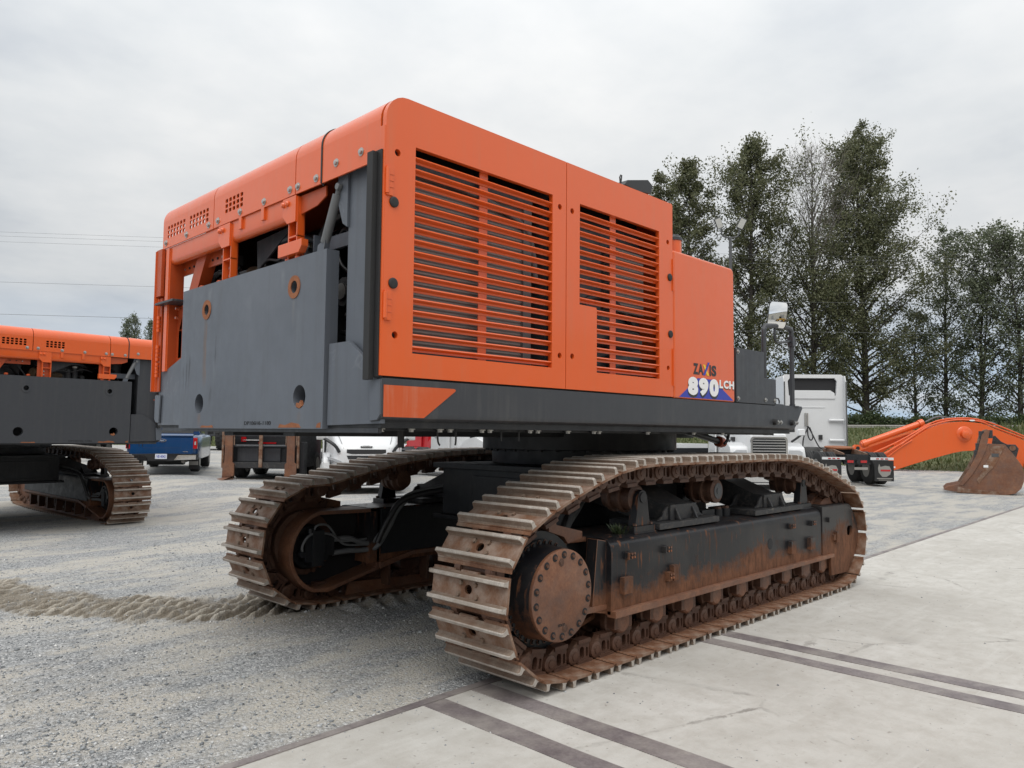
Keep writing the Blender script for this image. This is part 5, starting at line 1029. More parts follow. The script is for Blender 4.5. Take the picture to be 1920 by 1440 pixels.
# weed on the track frame
w = MB()
for i in range(60):
    a = random.uniform(0, 6.28); r = random.uniform(.0, .05); h_ = random.uniform(.03, .085); x, y = 4.72 + r * math.cos(a), 3.50 + r * math.sin(a); q = random.uniform(.01, .03)
    w.add([(x - .004, y, .9), (x + .004, y, .9), (x + q * math.cos(a) + .006, y + q * math.sin(a), .9 + h_ * .7), (x + 2 * q * math.cos(a), y + 2 * q * math.sin(a), .9 + h_)], [(0, 1, 2, 3)], 'leaf_c')
tag(w.build('weed'), 'small green weed growing on the near track frame beside a roller pedestal', 'plant')

# ------------------------------------------------------------ power lines, floodlight pole
GW = 'overhead wires crossing the sky'
wl = ['topmost thin wire over the yard', 'second thin wire from the top over the yard', 'third thin wire from the top over the yard', 'fourth wire down, alone in a wide gap of sky', 'lowest and thickest wire over the yard']
L0, L1 = at(-420, 50), at(2380, 57.5)
poles = []
for nm, q in (('left', L0), ('right', L1)):
    pr = empty('utility_pole', q); tag(pr, 'wooden utility pole beyond the %s edge of the photo' % nm, 'utility pole')
    b = MB(); b.cyl((0, 0, -.3), (0, 0, 16.2), .17, 'wood', .11, 14); b.build('pole_shaft', pr)
    dw = (L1 - L0).normalized(); n_ = Vector((-dw.y, dw.x, 0)); b = MB(); b.box(-.06, .06, -1.0, 1.0, 14.9, 15.02, 'wood', Matrix.Rotation(math.atan2(dw.y, dw.x), 4, 'Z')); b.build('crossarm', pr)
for k, (zz, dy, r) in enumerate(((15.15, .7, .007), (14.70, 0, .007), (14.15, -.7, .007), (11.55, .0, .009), (9.36, .0, .012))):
    pts = []
    nw = Vector((-(L1 - L0).y, (L1 - L0).x, 0)).normalized()
    for i in range(25): t = i / 24; q = L0.lerp(L1, t) + nw * dy; pts.append((q.x, q.y, zz + .0 - 1.1 * 4 * t * (1 - t) * .35 + .2))
    b = MB(); b.tube(pts, r, 'hose', 5, 1); tag(b.build('power_line'), wl[k], 'wire', GW)
lp = empty('floodlight_pole', at(1372, 38, .1)); lp.rotation_euler = (0, 0, VIEW_A - math.pi / 2); tag(lp, 'tall floodlight pole with two lamp heads rising behind the fuel tank', 'light pole')
b = MB(); b.cyl((0, 0, 0), (0, 0, 11.55), .11, 'pole', .075, 14); b.build('pole_shaft', lp)
b = MB(); b.tube([(-.46, 0, 12.0), (-.42, 0, 11.7), (-.28, 0, 11.58), (0, 0, 11.55), (.28, 0, 11.58), (.42, 0, 11.7), (.46, 0, 12.0)], .04, 'pole', 8, 4); b.build('lamp_bracket', lp)
for s_ in (-1, 1):
    m_ = Matrix.Translation((s_ * .58, 0, 12.28)) @ Matrix.Rotation(s_ * R_(24), 4, 'Y') @ Matrix.Rotation(R_(14), 4, 'X')
    b = MB(); b.box(-.17, .17, -.05, .05, -.28, .28, 'pole', m_); h_ = b.build('lamp_head', lp, .02); b = MB(); b.box(-.14, .14, -.062, -.052, -.24, .24, 'led', m_); b.build('lamp_panel', h_)
# ------------------------------------------------------------ vehicles and parts in the background
def loft(b, secs, m, cap=True):
    n = len(secs[0]); v = [p for s_ in secs for p in s_]; f = []
    for j in range(len(secs) - 1):
        for i in range(n): f.append((j * n + i, j * n + (i + 1) % n, (j + 1) * n + (i + 1) % n, (j + 1) * n + i))
    if cap: f += [tuple(range(n - 1, -1, -1)), tuple(range((len(secs) - 1) * n, len(secs) * n))]
    return b.add(v, f, m)
def rsec(y, hw, z0, z1, r, hwt=None):
    hwt = hw if hwt is None else hwt
    o = []
    for cx, cz, a in ((hwt - r, z1 - r, 0), (-hwt + r, z1 - r, 90), (-hw + r * .5, z0 + r * .5, 180), (hw - r * .5, z0 + r * .5, 270)):
        rr = r if a < 180 else r * .5
        for i in range(4): t = R_(a + 30 * i); o.append((cx + rr * math.cos(t), y, cz + rr * math.sin(t)))
    return o
def wheel(parent, x, y, r, w, rim='rim', name='wheel', hub=.55):
    b = MB(); b.lathe((x - w / 2, y, r), (1, 0, 0), [(0, r * .6), (.0, r * .9), (w * .12, r), (w * .3, r), (w * .32, r * .97), (w * .36, r), (w * .64, r), (w * .68, r * .97), (w * .7, r), (w * .88, r), (w, r * .9), (w, r * .6)], 'tyre', 28)
    o = b.build(name, parent, smooth=50); b = MB(); b.lathe((x - w / 2 - .004, y, r), (1, 0, 0), [(0, r * hub), (.02, r * hub), (.03, r * .3), (w - .02, r * .3), (w - .012, r * hub), (w + .008, r * hub)], rim, 20); b.build('rim', o); return o
def veh(name, px, D, z, turn, label, cat, group=None):
    o = empty(name, at(px, D, z), VIEW_A + R_(turn) - math.pi / 2); return tag(o, label, cat, group)
# -- blue pickup seen from behind
t = veh('pickup_truck', 308, 21.9, .42, 17, 'blue pickup truck seen from behind under the edge of the orange excavators', 'pickup')
b = MB(); body = []
for y, hw, z0, z1 in ((0.05, .90, .52, 1.03), (.12, .93, .42, 1.08), (1.6, .95, .38, 1.10), (3.6, .95, .38, 1.10), (4.6, .93, .40, 1.08), (5.05, .86, .45, .98)): body.append(rsec(y, hw, z0, z1, .07))
loft(b, body, 'blue'); b.box(-.78, .78, .15, 1.65, 1.06, 1.11, 'plastic'); b.build('body', t)
b = MB(); loft(b, [rsec(1.75, .84, 1.08, 1.60, .12, .70), rsec(1.95, .84, 1.08, 1.70, .12, .70), rsec(3.2, .84, 1.08, 1.70, .12, .70), rsec(3.95, .84, 1.06, 1.14, .05, .80)], 'blue'); cb = b.build('cab', t)
b = MB(); b.add([(-.66, 1.735, 1.16), (.66, 1.735, 1.16), (.60, 1.80, 1.58), (-.60, 1.80, 1.58)], [(0, 1, 2, 3)], 'glass'); b.build('rear_window', cb)
for s_ in (-1, 1): b = MB(); b.prism([(2.05, 1.14), (3.55, 1.14), (3.15, 1.60), (2.1, 1.60)], 'x', s_ * .80 - .03, s_ * .80 + .03, 'glass'); b.build('side_window', cb)
b = MB(); b.plate(rrect(-.83, .83, .56, 1.03, .05), [], .03, 'blue', frame((1, 0, 0), (0, 0, 1), (0, -1, 0), (0, .03, 0))); b.prism([(.05, 1.03), (.0, 1.09), (.10, 1.14), (.16, 1.12)], 'x', -.82, .82, 'blue'); b.box(-.5, .5, .012, .016, .745, .752, 'plastic'); b.box(-.45, .52, .012, .016, .70, .706, 'plastic'); tg = b.build('tailgate', t, .012)
b = MB(); b.lathe((0, .016, .945), (0, -1, 0), [(0, .06), (.012, .055)], 'chrome', 24); v = [(p[0] * 2.0, p[1], p[2]) for p in b.v]; b.v = [(p[0], p[1], .945 + (p[2] - .945) * .85) for p in v]; em = b.build('oval_badge', tg)
b = MB(); b.lathe((0, .003, .945), (0, -1, 0), [(0, .045), (.016, .042)], 'blue', 24); b.v = [(p[0] * 2.0, p[1], .945 + (p[2] - .945) * .75) for p in b.v]; b.build('badge_field', em)
v, f = text2d('Ford', .06, .002, .0, .35); v = fit(v, -.055, .055, .928, .966); b = MB(); b.add(v, f, 'white_decal', frame((1, 0, 0), (0, 0, 1), (0, -1, 0), (0, -.0145, 0))); b.build('badge_lettering', em)
b = MB(); b.box(.56, .70, .010, .016, .615, .632, 'chrome'); b.build('trim_badge', tg)
for s_ in (-1, 1):
    b = MB(); b.box(s_ * .885 - .055, s_ * .885 + .055, .0, .14, .71, 1.03, 'redlight'); tl_ = b.build('tail_light', t, .015); b = MB(); b.box(s_ * .885 - .02, s_ * .885 + .02, -.006, .0, .82, .92, 'lens'); b.build('reverse_lamp', tl_)
b = MB(); loft(b, [[(-.96, -.02, .40), (-.96, -.02, .56), (-.3, -.08, .57), (.3, -.08, .57), (.96, -.02, .56), (.96, -.02, .40), (.3, -.07, .36), (-.3, -.07, .36)], [(-.97, .25, .40), (-.97, .25, .56), (-.3, .2, .57), (.3, .2, .57), (.97, .25, .56), (.97, .25, .40), (.3, .2, .36), (-.3, .2, .36)]], 'plastic'); bp = b.build('rear_bumper', t)
for s_ in (-1, 1):
    b = MB(); b.add([(s_ * .34, -.088, .39), (s_ * .92, -.034, .40), (s_ * .92, -.034, .53), (s_ * .44, -.078, .53), (s_ * .34, -.07, .39), (s_ * .92, -.016, .40), (s_ * .92, -.016, .53), (s_ * .44, -.06, .53)], [(0, 1, 2, 3), (4, 5, 6, 7), (0, 1, 5, 4), (1, 2, 6, 5), (2, 3, 7, 6), (3, 0, 4, 7)], 'chrome'); b.build('chrome_corner', bp)
b = MB(); b.box(-.155, .155, -.096, -.084, .42, .565, 'plate'); lp_ = b.build('licence_plate', bp); v, f = text2d('VB 4042', .1, .002, .001); v = fit(v, -.12, .12, .45, .53); b = MB(); b.add(v, f, 'blue_decal', frame((1, 0, 0), (0, 0, 1), (0, -1, 0), (0, -.097, 0))); b.build('plate_lettering', lp_)
for x, y in ((.80, 1.05), (-.80, 1.05), (.80, 4.35), (-.80, 4.35)): wheel(t, x, y, .37, .26)
for s_ in (-1, 1): b = MB(); b.box(s_ * .80 - .13, s_ * .80 + .13, .60, .615, .10, .36, 'rubber'); b.box(s_ * .8 - .13, s_ * .8 + .13, .595, .60, .22, .33, 'rim'); b.build('mud_flap', t)
b = MB(); b.cyl((.55, .2, .34), (.62, 1.0, .36), .05, 'rim'); b.box(-.5, .5, .8, 1.3, .22, .40, 'plastic'); b.build('exhaust_and_axle', t)
b = MB(); b.box(.93, 1.12, 3.35, 3.5, 1.12, 1.30, 'plastic'); b.build('side_mirror', t, .02)
# -- flatbed trailers
def trailer(px, D, z, turn, label, deck, tape):
    t = veh('flatbed_trailer', px, D, z, turn, label, 'trailer', 'flatbed trailers')
    b = MB(); b.box(-1.15, 1.15, 0, 7, 1.05, 1.22, deck); b.box(-.4, .4, .1, 7, .75, 1.05, 'black'); b.build('deck', t, .01)
    b = MB(); b.box(-1.15, 1.15, -.06, .0, .78, 1.05, 'black'); bm__ = b.build('rear_bar', t)
    if tape:
        for i in range(8): b = MB(); b.box(-1.14 + i * .285, -1.14 + (i + 1) * .285, -.066, -.061, .93, 1.03, 'redlight' if i % 2 else 'white_decal'); b.build('reflective_tape', bm__)
    for y in (.9, 2.0):
        for x in (-.9, .9): wheel(t, x, y, .45, .5)
    return t
trailer(205, 31, .45, 8, 'flatbed trailer with red and white reflective tape, mostly hidden left of the blue pickup', 'rim', True)
trailer(1283, 30, .1, 25, 'flatbed trailer with pale deck just right of the swing bearing under the large excavator', 'white', False)
# -- fork attachment on a low black carrier
t = veh('forklift', 491.7, 22.6, .24, 180, 'black forklift with two rusty forks resting on the gravel beside the blue pickup', 'forklift')
for x in (-1.11, 1.11): b = MB(); b.box(-x - .03, -x + .03, -.10, .0, .33, 1.44, 'rust'); b.build('carriage_rail', t, .004)
b = MB(); b.box(-.07, .03, -.02, .04, .35, 1.44, 'rust'); b.build('centre_post', t, .004)
for z, r in ((1.29, .045), (.98, .04)): b = MB(); b.cyl((-1.1, -.05, z), (1.1, -.05, z), r, 'beamgrey'); b.build('carriage_bar', t)
b = MB(); b.box(-.80, .80, -.12, -.02, .33, .50, 'dusty_black'); b.build('cross_beam', t, .01)
for x in (-.91, .92):
    b = MB(); b.prism([(-x - .115, .50), (-x - .115, 1.28), (-x + .115, 1.28), (-x + .115, .50), (-x + .17, .44), (-x + .17, .07), (-x - .17, .07), (-x - .17, .44)], 'y', .0, .07, 'rust_cap'); b.prism([(.07, .0), (.07, .10), (.0, .10), (.0, .05), (.95, .02), (.95, .0)], 'x', -x - .17, -x + .17, 'rust_cap'); fk = b.build('fork', t, .006)
    b = MB(); b.tube([(-x - .15, .03, 1.0), (-x - .15, .03, 1.40), (-x + .15, .03, 1.40), (-x + .15, .03, 1.0)], .018, 'rust', 6, 1); b.build('fork_hanger', fk)
b = MB(); b.box(-1.0, 1.0, -3.2, -.25, .30, 1.45, 'black'); b.box(-.55, -.05, -.26, -.2, .5, .92, 'beamgrey'); b.box(.1, .75, -.26, -.18, .5, .92, 'beamgrey'); b.box(-.6, .65, -3.0, -1.0, 1.45, 2.5, 'black'); bd = b.build('body', t, .02)
for x0, x1, z in ((.03, .60, 1.15), (-.66, -.05, .955)): b = MB(); b.box(x0, x1, -.245, -.2, z - .012, z + .012, 'white_decal'); b.build('white_stripe', bd)
for x0, x1, z0, z1 in ((.50, .64, 1.10, 1.36), (-.40, .12, 1.04, 1.09)): b = MB(); b.box(x0, x1, -.24, -.2, z0, z1, 'redlight'); b.build('red_lamp', bd)
b = MB(); b.box(-1.26, -1.13, -.5, -.15, .14, 1.1, 'black'); b.build('side_post', t, .01)
for x in (-.85, .85):
    for y in (-.9, -2.7): wheel(t, x, y, .38, .35)
# -- far wheeled loader of which only tyres show
t = veh('wheel_loader', 385, 48, .42, 8, 'far machine of which only large black tyres show behind the blue pickup', 'loader')
b = MB(); b.box(-.9, .9, .3, 5.5, .9, 1.8, 'beamgrey'); b.box(-.75, .75, 2.2, 4.0, 1.8, 3.2, 'glass'); b.build('body', t, .05)
for x in (-1.0, 1.0):
    for y in (.9, 4.2):
        o = wheel(t, x, y, .95, .62)
        b = MB()
        for i in range(22):
            a = 2 * math.pi * i / 22
            for s_ in (-1, 1): b.box(x + s_ * .16 - .14, x + s_ * .16 + .14, -.05, .05, .93, .985, 'tyre', Matrix.Translation((0, y, .95)) @ Matrix.Rotation(a + s_ * .07, 4, 'X'))
        tag(b.build('tread_lugs', o), kind='stuff')
# -- highway trucks
def semi(px, D, z, turn, label, cat, paint, style, group=None):
    t = veh('semi_truck', px, D, z, turn, label, cat, group)          # heading +y, nose at y = 0
    b = MB()
    if style == 'slope':
        S = [rsec(0, .80, .62, 1.20, .10, .66), rsec(-.10, .95, .50, 1.30, .12, .78), rsec(-.45, 1.06, .48, 1.46, .14, .86), rsec(-1.0, 1.12, .50, 1.60, .16, .92), rsec(-1.75, 1.12, .55, 1.78, .16, .96)]
    else:
        S = [rsec(0, .56, .72, 1.66, .10, .52), rsec(-.12, .60, .68, 1.74, .12, .56), rsec(-.7, .72, .70, 1.80, .14, .66), rsec(-1.75, .95, .75, 1.86, .14, .86)]
    loft(b, S, paint); hd = b.build('hood', t, smooth=50)
    if style == 'slope':
        for s_ in (-1, 1):
            b = MB(); b.tube([(s_ * .60, -.02, 1.215), (s_ * .70, -.40, 1.475), (s_ * .76, -1.0, 1.612), (s_ * .80, -1.70, 1.778)], .007, 'pole', 5, 3); b.build('hood_seam', hd)
    for s_ in (-1, 1):
        b = MB()
        if style == 'slope': pts_ = [(-.05, .30), (-.05, .85), (-.35, 1.05), (-.9, 1.08), (-1.5, .95), (-1.62, .55), (-1.45, .55), (-1.35, .82), (-1.0, .95), (-.7, .88), (-.52, .6), (-.5, .30)]
        else: pts_ = [(-.12, .62), (-.06, 1.0), (-.18, 1.28), (-.6, 1.42), (-1.2, 1.32), (-1.62, 1.0), (-1.68, .62), (-1.52, .62), (-1.38, .92), (-1.0, 1.05), (-.66, .98), (-.46, .62)]
        b.prism(pts_, 'x', *(sorted((s_ * .52, s_ * 1.11)) if style != 'slope' else sorted((s_ * .95, s_ * 1.13))), paint); fe = b.build('fender', t, .04)
        b = MB()
        if style == 'slope': b.prism([(s_ * .62, .80), (s_ * 1.0, .93), (s_ * 1.04, .99), (s_ * .98, 1.0), (s_ * .66, .88)], 'y', -.16, .02, 'lens')
        else: b.prism([(s_ * .60, 1.06), (s_ * 1.0, 1.06), (s_ * 1.02, 1.14), (s_ * .92, 1.20), (s_ * .64, 1.20)], 'y', -.20, -.055, 'lens')
        b.build('headlight', fe, .01)
    b = MB()
    if style == 'slope':
        b.prism([(-.52, 1.19), (.52, 1.19), (.52, 1.10), (.40, 1.07), (-.40, 1.07), (-.52, 1.10)], 'y', -.03, .012, 'plastic'); b.prism([(-.52, 1.025), (.52, 1.025), (.48, .93), (-.48, .93)], 'y', -.03, .012, 'plastic'); b.prism([(-.46, .88), (.46, .88), (.42, .72), (-.42, .72)], 'y', -.03, .012, 'plastic'); g = b.build('grille', hd)
        b = MB(); b.prism([(-.15, 1.245), (.15, 1.245), (.16, 1.275), (.06, 1.29), (-.06, 1.29), (-.16, 1.275)], 'y', -.06, .006, 'plastic'); em = b.build('name_plate', hd)
        v, f = text2d('FREIGHTLINER', .03, .002, .0006); v = fit(v, -.13, .13, 1.255, 1.278); b = MB(); b.add([(-p[0], p[1], p[2]) for p in v], f, 'white_decal', frame((1, 0, 0), (0, 0, 1), (0, 1, 0), (0, .008, 0))); b.build('plate_lettering', em)
    else:
        b = MB(); b.plate(rrect(-.545, .545, .98, 1.60, .10, 4), [rrect(-.49, .49, 1.03, 1.55, .07, 4)], .05, 'chrome', frame((1, 0, 0), (0, 0, 1), (0, -1, 0), (0, .02, 0))); b.plate(rrect(-.49, .49, 1.03, 1.55, .07, 4), [], .02, 'glass', frame((1, 0, 0), (0, 0, 1), (0, -1, 0), (0, .012, 0))); g = b.build('grille', hd)
        for i in range(6): b = MB(); b.box(-.48, .48, .025, .045, 1.075 + i * .08, 1.105 + i * .08, 'chrome'); b.build('grille_bar', g, .004)
        v, f = text2d('FREIGHTLINER', .05, .002, .001); v = fit(v, -.16, .16, 1.64, 1.665); b = MB(); b.add([(-p[0], p[1], p[2]) for p in v], f, 'beamgrey', frame((1, 0, 0), (0, 0, 1), (0, 1, 0), (0, .004, 0))); b.build('name_lettering', hd)
    b = MB(); m_ = paint if style == 'slope' else 'chrome'
    loft(b, [[(-1.1, -.25, .14), (-1.12, -.25, .52), (1.12, -.25, .52), (1.1, -.25, .14)], [(-1.02, .06, .16), (-1.06, .06, .56), (1.06, .06, .56), (1.02, .06, .16)], [(-.7, .16, .18), (-.7, .16, .58), (.7, .16, .58), (.7, .16, .18)]], m_); bu = b.build('front_bumper', t, .03); b = MB(); b.box(-.7, .7, .15, .166, .235, .26, 'plastic'); b.build('bumper_slot', bu)
    if style != 'slope':
        b = MB()
        for k in range(3):
            for s_ in (-1, 1): b.prism([(-1.25, 1.58 - k * .17), (-1.05, 1.58 - k * .17), (-1.05, 1.46 - k * .17), (-1.25, 1.46 - k * .17)], 'x', *sorted((s_ * .70, s_ * .842)), 'plastic')
        tag(b.build('hood_vents', hd), kind='stuff')
    b = MB(); loft(b, [rsec(-1.72, 1.02, .75, 1.80, .10, .98), rsec(-2.35, 1.10, .75, 2.65, .16, .98), rsec(-3.0, 1.13, .75, 2.85, .18, 1.0), rsec(-3.05, 1.14, .75, 3.3 if style == 'slope' else 2.9, .2, 1.06), rsec(-3.6 if style == 'slope' else -3.1, 1.15, .75, 3.75 if style == 'slope' else 2.9, .2, 1.08), rsec(-5.4 if style == 'slope' else -3.15, 1.15, .75, 3.8 if style == 'slope' else 2.9, .2, 1.10)], paint); cb = b.build('cab', t, smooth=45)
    b = MB(); b.add([(-.88, -1.80, 1.92), (.88, -1.80, 1.92), (.82, -2.28, 2.56), (-.82, -2.28, 2.56)], [(0, 1, 2, 3)], 'glass'); b.build('windshield', cb)
    for s_ in (-1, 1):
        b = MB(); b.prism([(-2.25, 1.75), (-2.95, 1.70), (-2.95, 2.45), (-2.45, 2.45)], 'x', *sorted((s_ * 1.04, s_ * 1.135)), 'glass'); dr_ = b.build('side_window', cb)
        b = MB(); b.prism([(-2.05, .8), (-3.0, .8), (-3.0, 1.65), (-2.05, 1.70)], 'x', *sorted((s_ * 1.10, s_ * 1.145)), paint); b.box(*sorted((s_ * 1.14, s_ * 1.16)), -2.9, -2.75, 1.35, 1.39, 'plastic'); b.build('door', cb, .02)
        b = MB(); b.tube([(s_ * .72, -.02, 1.12), (s_ * .84, .03, 1.30), (s_ * 1.14, -.12, 1.50)] if style == 'slope' else [(s_ * .95, -.9, 1.45), (s_ * 1.05, -.75, 1.55), (s_ * 1.18, -.65, 1.68)], .045 if style == 'slope' else .035, 'plastic', 8, 3); ar = b.build('mirror_arm', t); b = MB(); loft(b, [rsec(-.78, .11, -.10, .10, .05), rsec(-.66, .12, -.11, .11, .05), rsec(-.58, .09, -.08, .08, .04)], paint); b.v = [(p[0] * (1.25 if style == 'slope' else 1) + s_ * 1.17, p[1] + (.52 if style == 'slope' else 0), p[2] * (1.25 if style == 'slope' else 1) + (1.58 if style == 'slope' else 1.74)) for p in b.v]; b.build('hood_mirror', ar, smooth=60)
        b = MB(); b.box(*sorted((s_ * 1.18, s_ * 1.42)), -2.2, -2.05, 1.75, 2.35, 'plastic'); b.build('door_mirror', t, .03)
        b = MB(); b.box(*sorted((s_ * .95, s_ * 1.17)), -5.2, -1.7, .25, .78, paint); b.cyl((s_ * .9, -4.6, .6), (s_ * .9, -3.3, .6), .3, 'chrome'); b.build('side_skirt', t, .03)
    b = MB(); b.box(-.42, .42, -9, -1.0, .62, .88, 'black'); b.build('chassis_frame', t)
    for y in (-1.02, -6.9, -8.1):
        for x in (-.93, .93): wheel(t, x, y, .48, .30 if y > -2 else .52, 'chrome' if style != 'slope' else 'rim')
    return t
semi(690, 20.6, .0, 194, 'white highway truck with sloped hood facing the camera behind the far track', 'truck', 'white', 'slope', 'white trucks parked behind the excavator')
semi(963, 25.0, .12, 219, 'white long hood truck seen from its side left of the swing bearing', 'truck', 'white', 'long', 'white trucks parked behind the excavator')
semi(885, 32.5, .25, 222, 'red truck mostly hidden behind the white long hood truck', 'truck', 'red', 'long')
semi(1440, 22.8, .03, 177, 'white truck with chrome barred grille facing the camera above the near track', 'truck', 'white', 'long', 'white trucks parked behind the excavator')
# -- sleeper tractor from behind
t = veh('sleeper_tractor', 1608, 24.6, .09, -3, 'white high-roof sleeper tractor seen from behind with bare fifth wheel frame', 'truck')
b = MB(); b.prism([(4.35, 1.18), (4.35, 3.78), (4.6, 3.86), (5.1, 3.84), (6.4, 3.1), (6.6, 2.9), (6.9, 1.9), (6.9, .9), (4.9, .9)], 'x', -1.13, 1.13, 'white'); b.box(-1.13, 1.13, 4.3, 4.36, 1.18, 3.1, 'white'); cb = b.build('cab', t, .05)
b = MB(); b.plate([(-1.14, 1.16), (1.14, 1.16), (1.14, 3.82), (1.05, 3.9), (-1.05, 3.9), (-1.14, 3.82)], [[(-.90, 3.10), (.84, 3.10), (.88, 3.65), (.80, 3.76), (-.86, 3.76), (-.94, 3.65)]], .10, 'white', frame((1, 0, 0), (0, 0, 1), (0, -1, 0), (0, 4.24, 0))); b.box(-.95, .9, 4.29, 4.346, 3.05, 3.8, 'void'); b.prism([(-.86, 2.98), (.80, 2.98), (.78, 3.20), (.62, 3.30), (-.70, 3.30), (-.84, 3.20)], 'y', 4.15, 4.26, 'white'); b.box(-.62, .42, 4.17, 4.2, 2.64, 2.67, 'white'); b.build('back_wall', cb, .015)
for s_ in (-1, 1):
    b = MB(); b.prism([(3.98, 1.2), (4.3, 1.2), (4.3, 3.86), (4.08, 3.84), (3.98, 3.6)], 'x', s_ * 1.135 - .02, s_ * 1.135 + .02, 'white'); b.box(s_ * 1.135 - .025, s_ * 1.135 + .025, 3.95, 3.99, 1.2, 3.62, 'rubber'); b.build('side_extender', cb, .006)
    b = MB(); b.prism([(4.6, 1.0), (6.6, .8), (6.85, 1.75), (6.5, 2.2), (5.2, 2.2), (4.7, 2.5), (4.6, 2.3)], 'x', s_ * 1.12 - .02, s_ * 1.12 + .02, 'white'); b.prism([(5.0, 2.62), (4.5, 2.62), (4.45, 2.4), (4.9, 2.35)], 'x', s_ * 1.13 - .03, s_ * 1.13 + .03, 'glass'); b.build('side_panel', cb)
for z in (2.17, 1.42): b = MB(); b.cyl((.55, 4.13, z), (1.08, 4.10, z), .05, 'white'); b.build('extender_arm', cb)
b = MB(); b.box(.17, .30, 4.12, 4.2, 1.44, 1.62, 'plastic'); b.build('vent', cb, .01)
b = MB(); b.box(-.34, -.30, 4.13, 4.19, 1.95, 2.44, 'rim'); b.box(-.26, -.22, 4.13, 4.19, 1.95, 2.44, 'rim'); b.build('hose_holder', cb)
for pts in ([(-.28, 4.1, 1.94), (-.30, 4.0, 1.85), (-.48, 3.9, 1.5), (-.55, 3.8, 1.05)], [(-.26, 4.1, 1.94), (-.30, 3.95, 1.6), (-.22, 3.9, 1.42), (-.12, 3.95, 1.55), (-.20, 4.05, 1.9)], [(-.24, 4.1, 1.94), (-.1, 4.0, 1.6), (.05, 3.85, 1.2), (.15, 3.7, 1.1)]): b = MB(); b.tube(pts, .024, 'rubber', 8, 4); b.build('air_hose', t)
b = MB(); b.box(-.42, -.33, .15, 8.0, .72, .98, 'black'); b.box(.33, .42, .15, 8.0, .72, .98, 'black'); b.box(-.42, .42, .15, .30, .66, .98, 'black'); b.box(-.42, .42, 2.9, 3.1, .7, .95, 'black'); b.build('chassis_frame', t, .01)
for s_ in (-1, 1): b = MB(); b.prism([(.30, .98), (.30, 1.02), (1.2, 1.14), (2.1, 1.14), (2.1, .98)], 'x', s_ * .37 - .03, s_ * .37 + .03, 'rust'); b.build('ramp_rail', t)
b = MB(); hp_ = circle(0, 0, .46, 28); b.plate([(x, y) for x, y in hp_ if not (y < -.2 and abs(x) < .10)], [], .05, 'rust_ring', Matrix.Translation((0, 1.75, 1.19)) @ Matrix.Rotation(R_(4), 4, 'X')); b.box(-.35, .35, 1.55, 1.95, .98, 1.16, 'black'); b.build('fifth_wheel', t)
b = MB(); b.box(-.55, .55, 2.7, 3.6, .98, 1.02, 'rim'); b.build('deck_plate', t)
for y in (.80, 2.02):
    for x in (-.96, -.66, .66, .96): wheel(t, x, y, .53, .27)
for x in (-.95, .95): wheel(t, x, 7.0, .49, .28)
for s_ in (-1, 1):
    b = MB(); b.box(*sorted((s_ * .40, s_ * 1.13)), .10, .14, .82, .90, 'white'); lb = b.build('light_bar', t, .006)
    for k in range(3): b = MB(); b.box(s_ * (.62 + k * .14) - .045, s_ * (.62 + k * .14) + .045, .092, .10, .84, .875, 'redlight'); b.build('marker_lamp', lb)
    b = MB(); b.box(*sorted((s_ * .52, s_ * 1.13)), .11, .122, .14, .80, 'rubber'); mf = b.build('mud_flap', t)
    c = s_ * .84
    b = MB(); b.plate([(c - .19, .42), (c - .21, .56), (c - .17, .70), (c - .13, .60), (c + .02, .64), (c + .15, .62), (c + .21, .50), (c + .17, .36), (c + .05, .28), (c - .08, .28)], [], .004, 'rim', frame((1, 0, 0), (0, 0, 1), (0, -1, 0), (0, .107, 0))); b.build('flap_emblem', mf)
    b = MB(); b.box(c - .13, c + .18, .100, .1045, .455, .515, 'redlight'); b.build('emblem_band', mf); b = MB(); b.box(c - .25, c + .24, .103, .109, .215, .245, 'rim'); b.box(c - .20, c + .20, .103, .109, .17, .19, 'rim'); b.build('emblem_line', mf)
for s_ in (-.22, .2): b = MB(); b.box(s_ - .10, s_ + .10, .135, .15, .72, .80, 'redlight'); b.build('tail_lamp', t, .006)
b = MB(); b.box(-.10, .32, .13, .15, .50, .58, 'rim'); b.build('licence_bracket', t); b = MB(); b.box(-.05, .05, .08, .15, .70, .82, 'black'); b.build('tow_hook', t)
b = MB(); loft(b, [rsec(9.3, .55, .8, 1.7, .1, .5), rsec(7.0, .95, .8, 1.95, .15, .9)], 'white'); b.build('hood', t)
# -- orange boom lying on the ground and rusty bucket
BP = lambda zx, zy: ((zx - 1000) / 5.333 * .02525, (818.5 + 66 - 700 - zy / 5.333) * .02525 - .02)
bo = veh('excavator_boom', 1560 + 1000 / 5.333, 36.0, .02, 0, 'orange excavator boom lying arched on the ground behind the rusty bucket', 'boom')
top = [(500, 845), (620, 765), (720, 700), (800, 645), (880, 592), (940, 555), (1000, 528), (1080, 502), (1150, 488), (1230, 478), (1300, 474), (1390, 480), (1480, 490), (1540, 510), (1600, 538), (1760, 600), (1920, 660), (2250, 800), (2420, 905)]
bot = [(2400, 975), (2150, 985), (1920, 945), (1740, 850), (1560, 782), (1480, 768), (1400, 764), (1340, 765), (1280, 770), (1190, 788), (1110, 810), (950, 855), (800, 900), (680, 940), (570, 975), (520, 930)]
b = MB(); b.prism([BP(*p) for p in top + bot], 'y', 0, .75, 'orange'); b.build('boom_body', bo, .02)
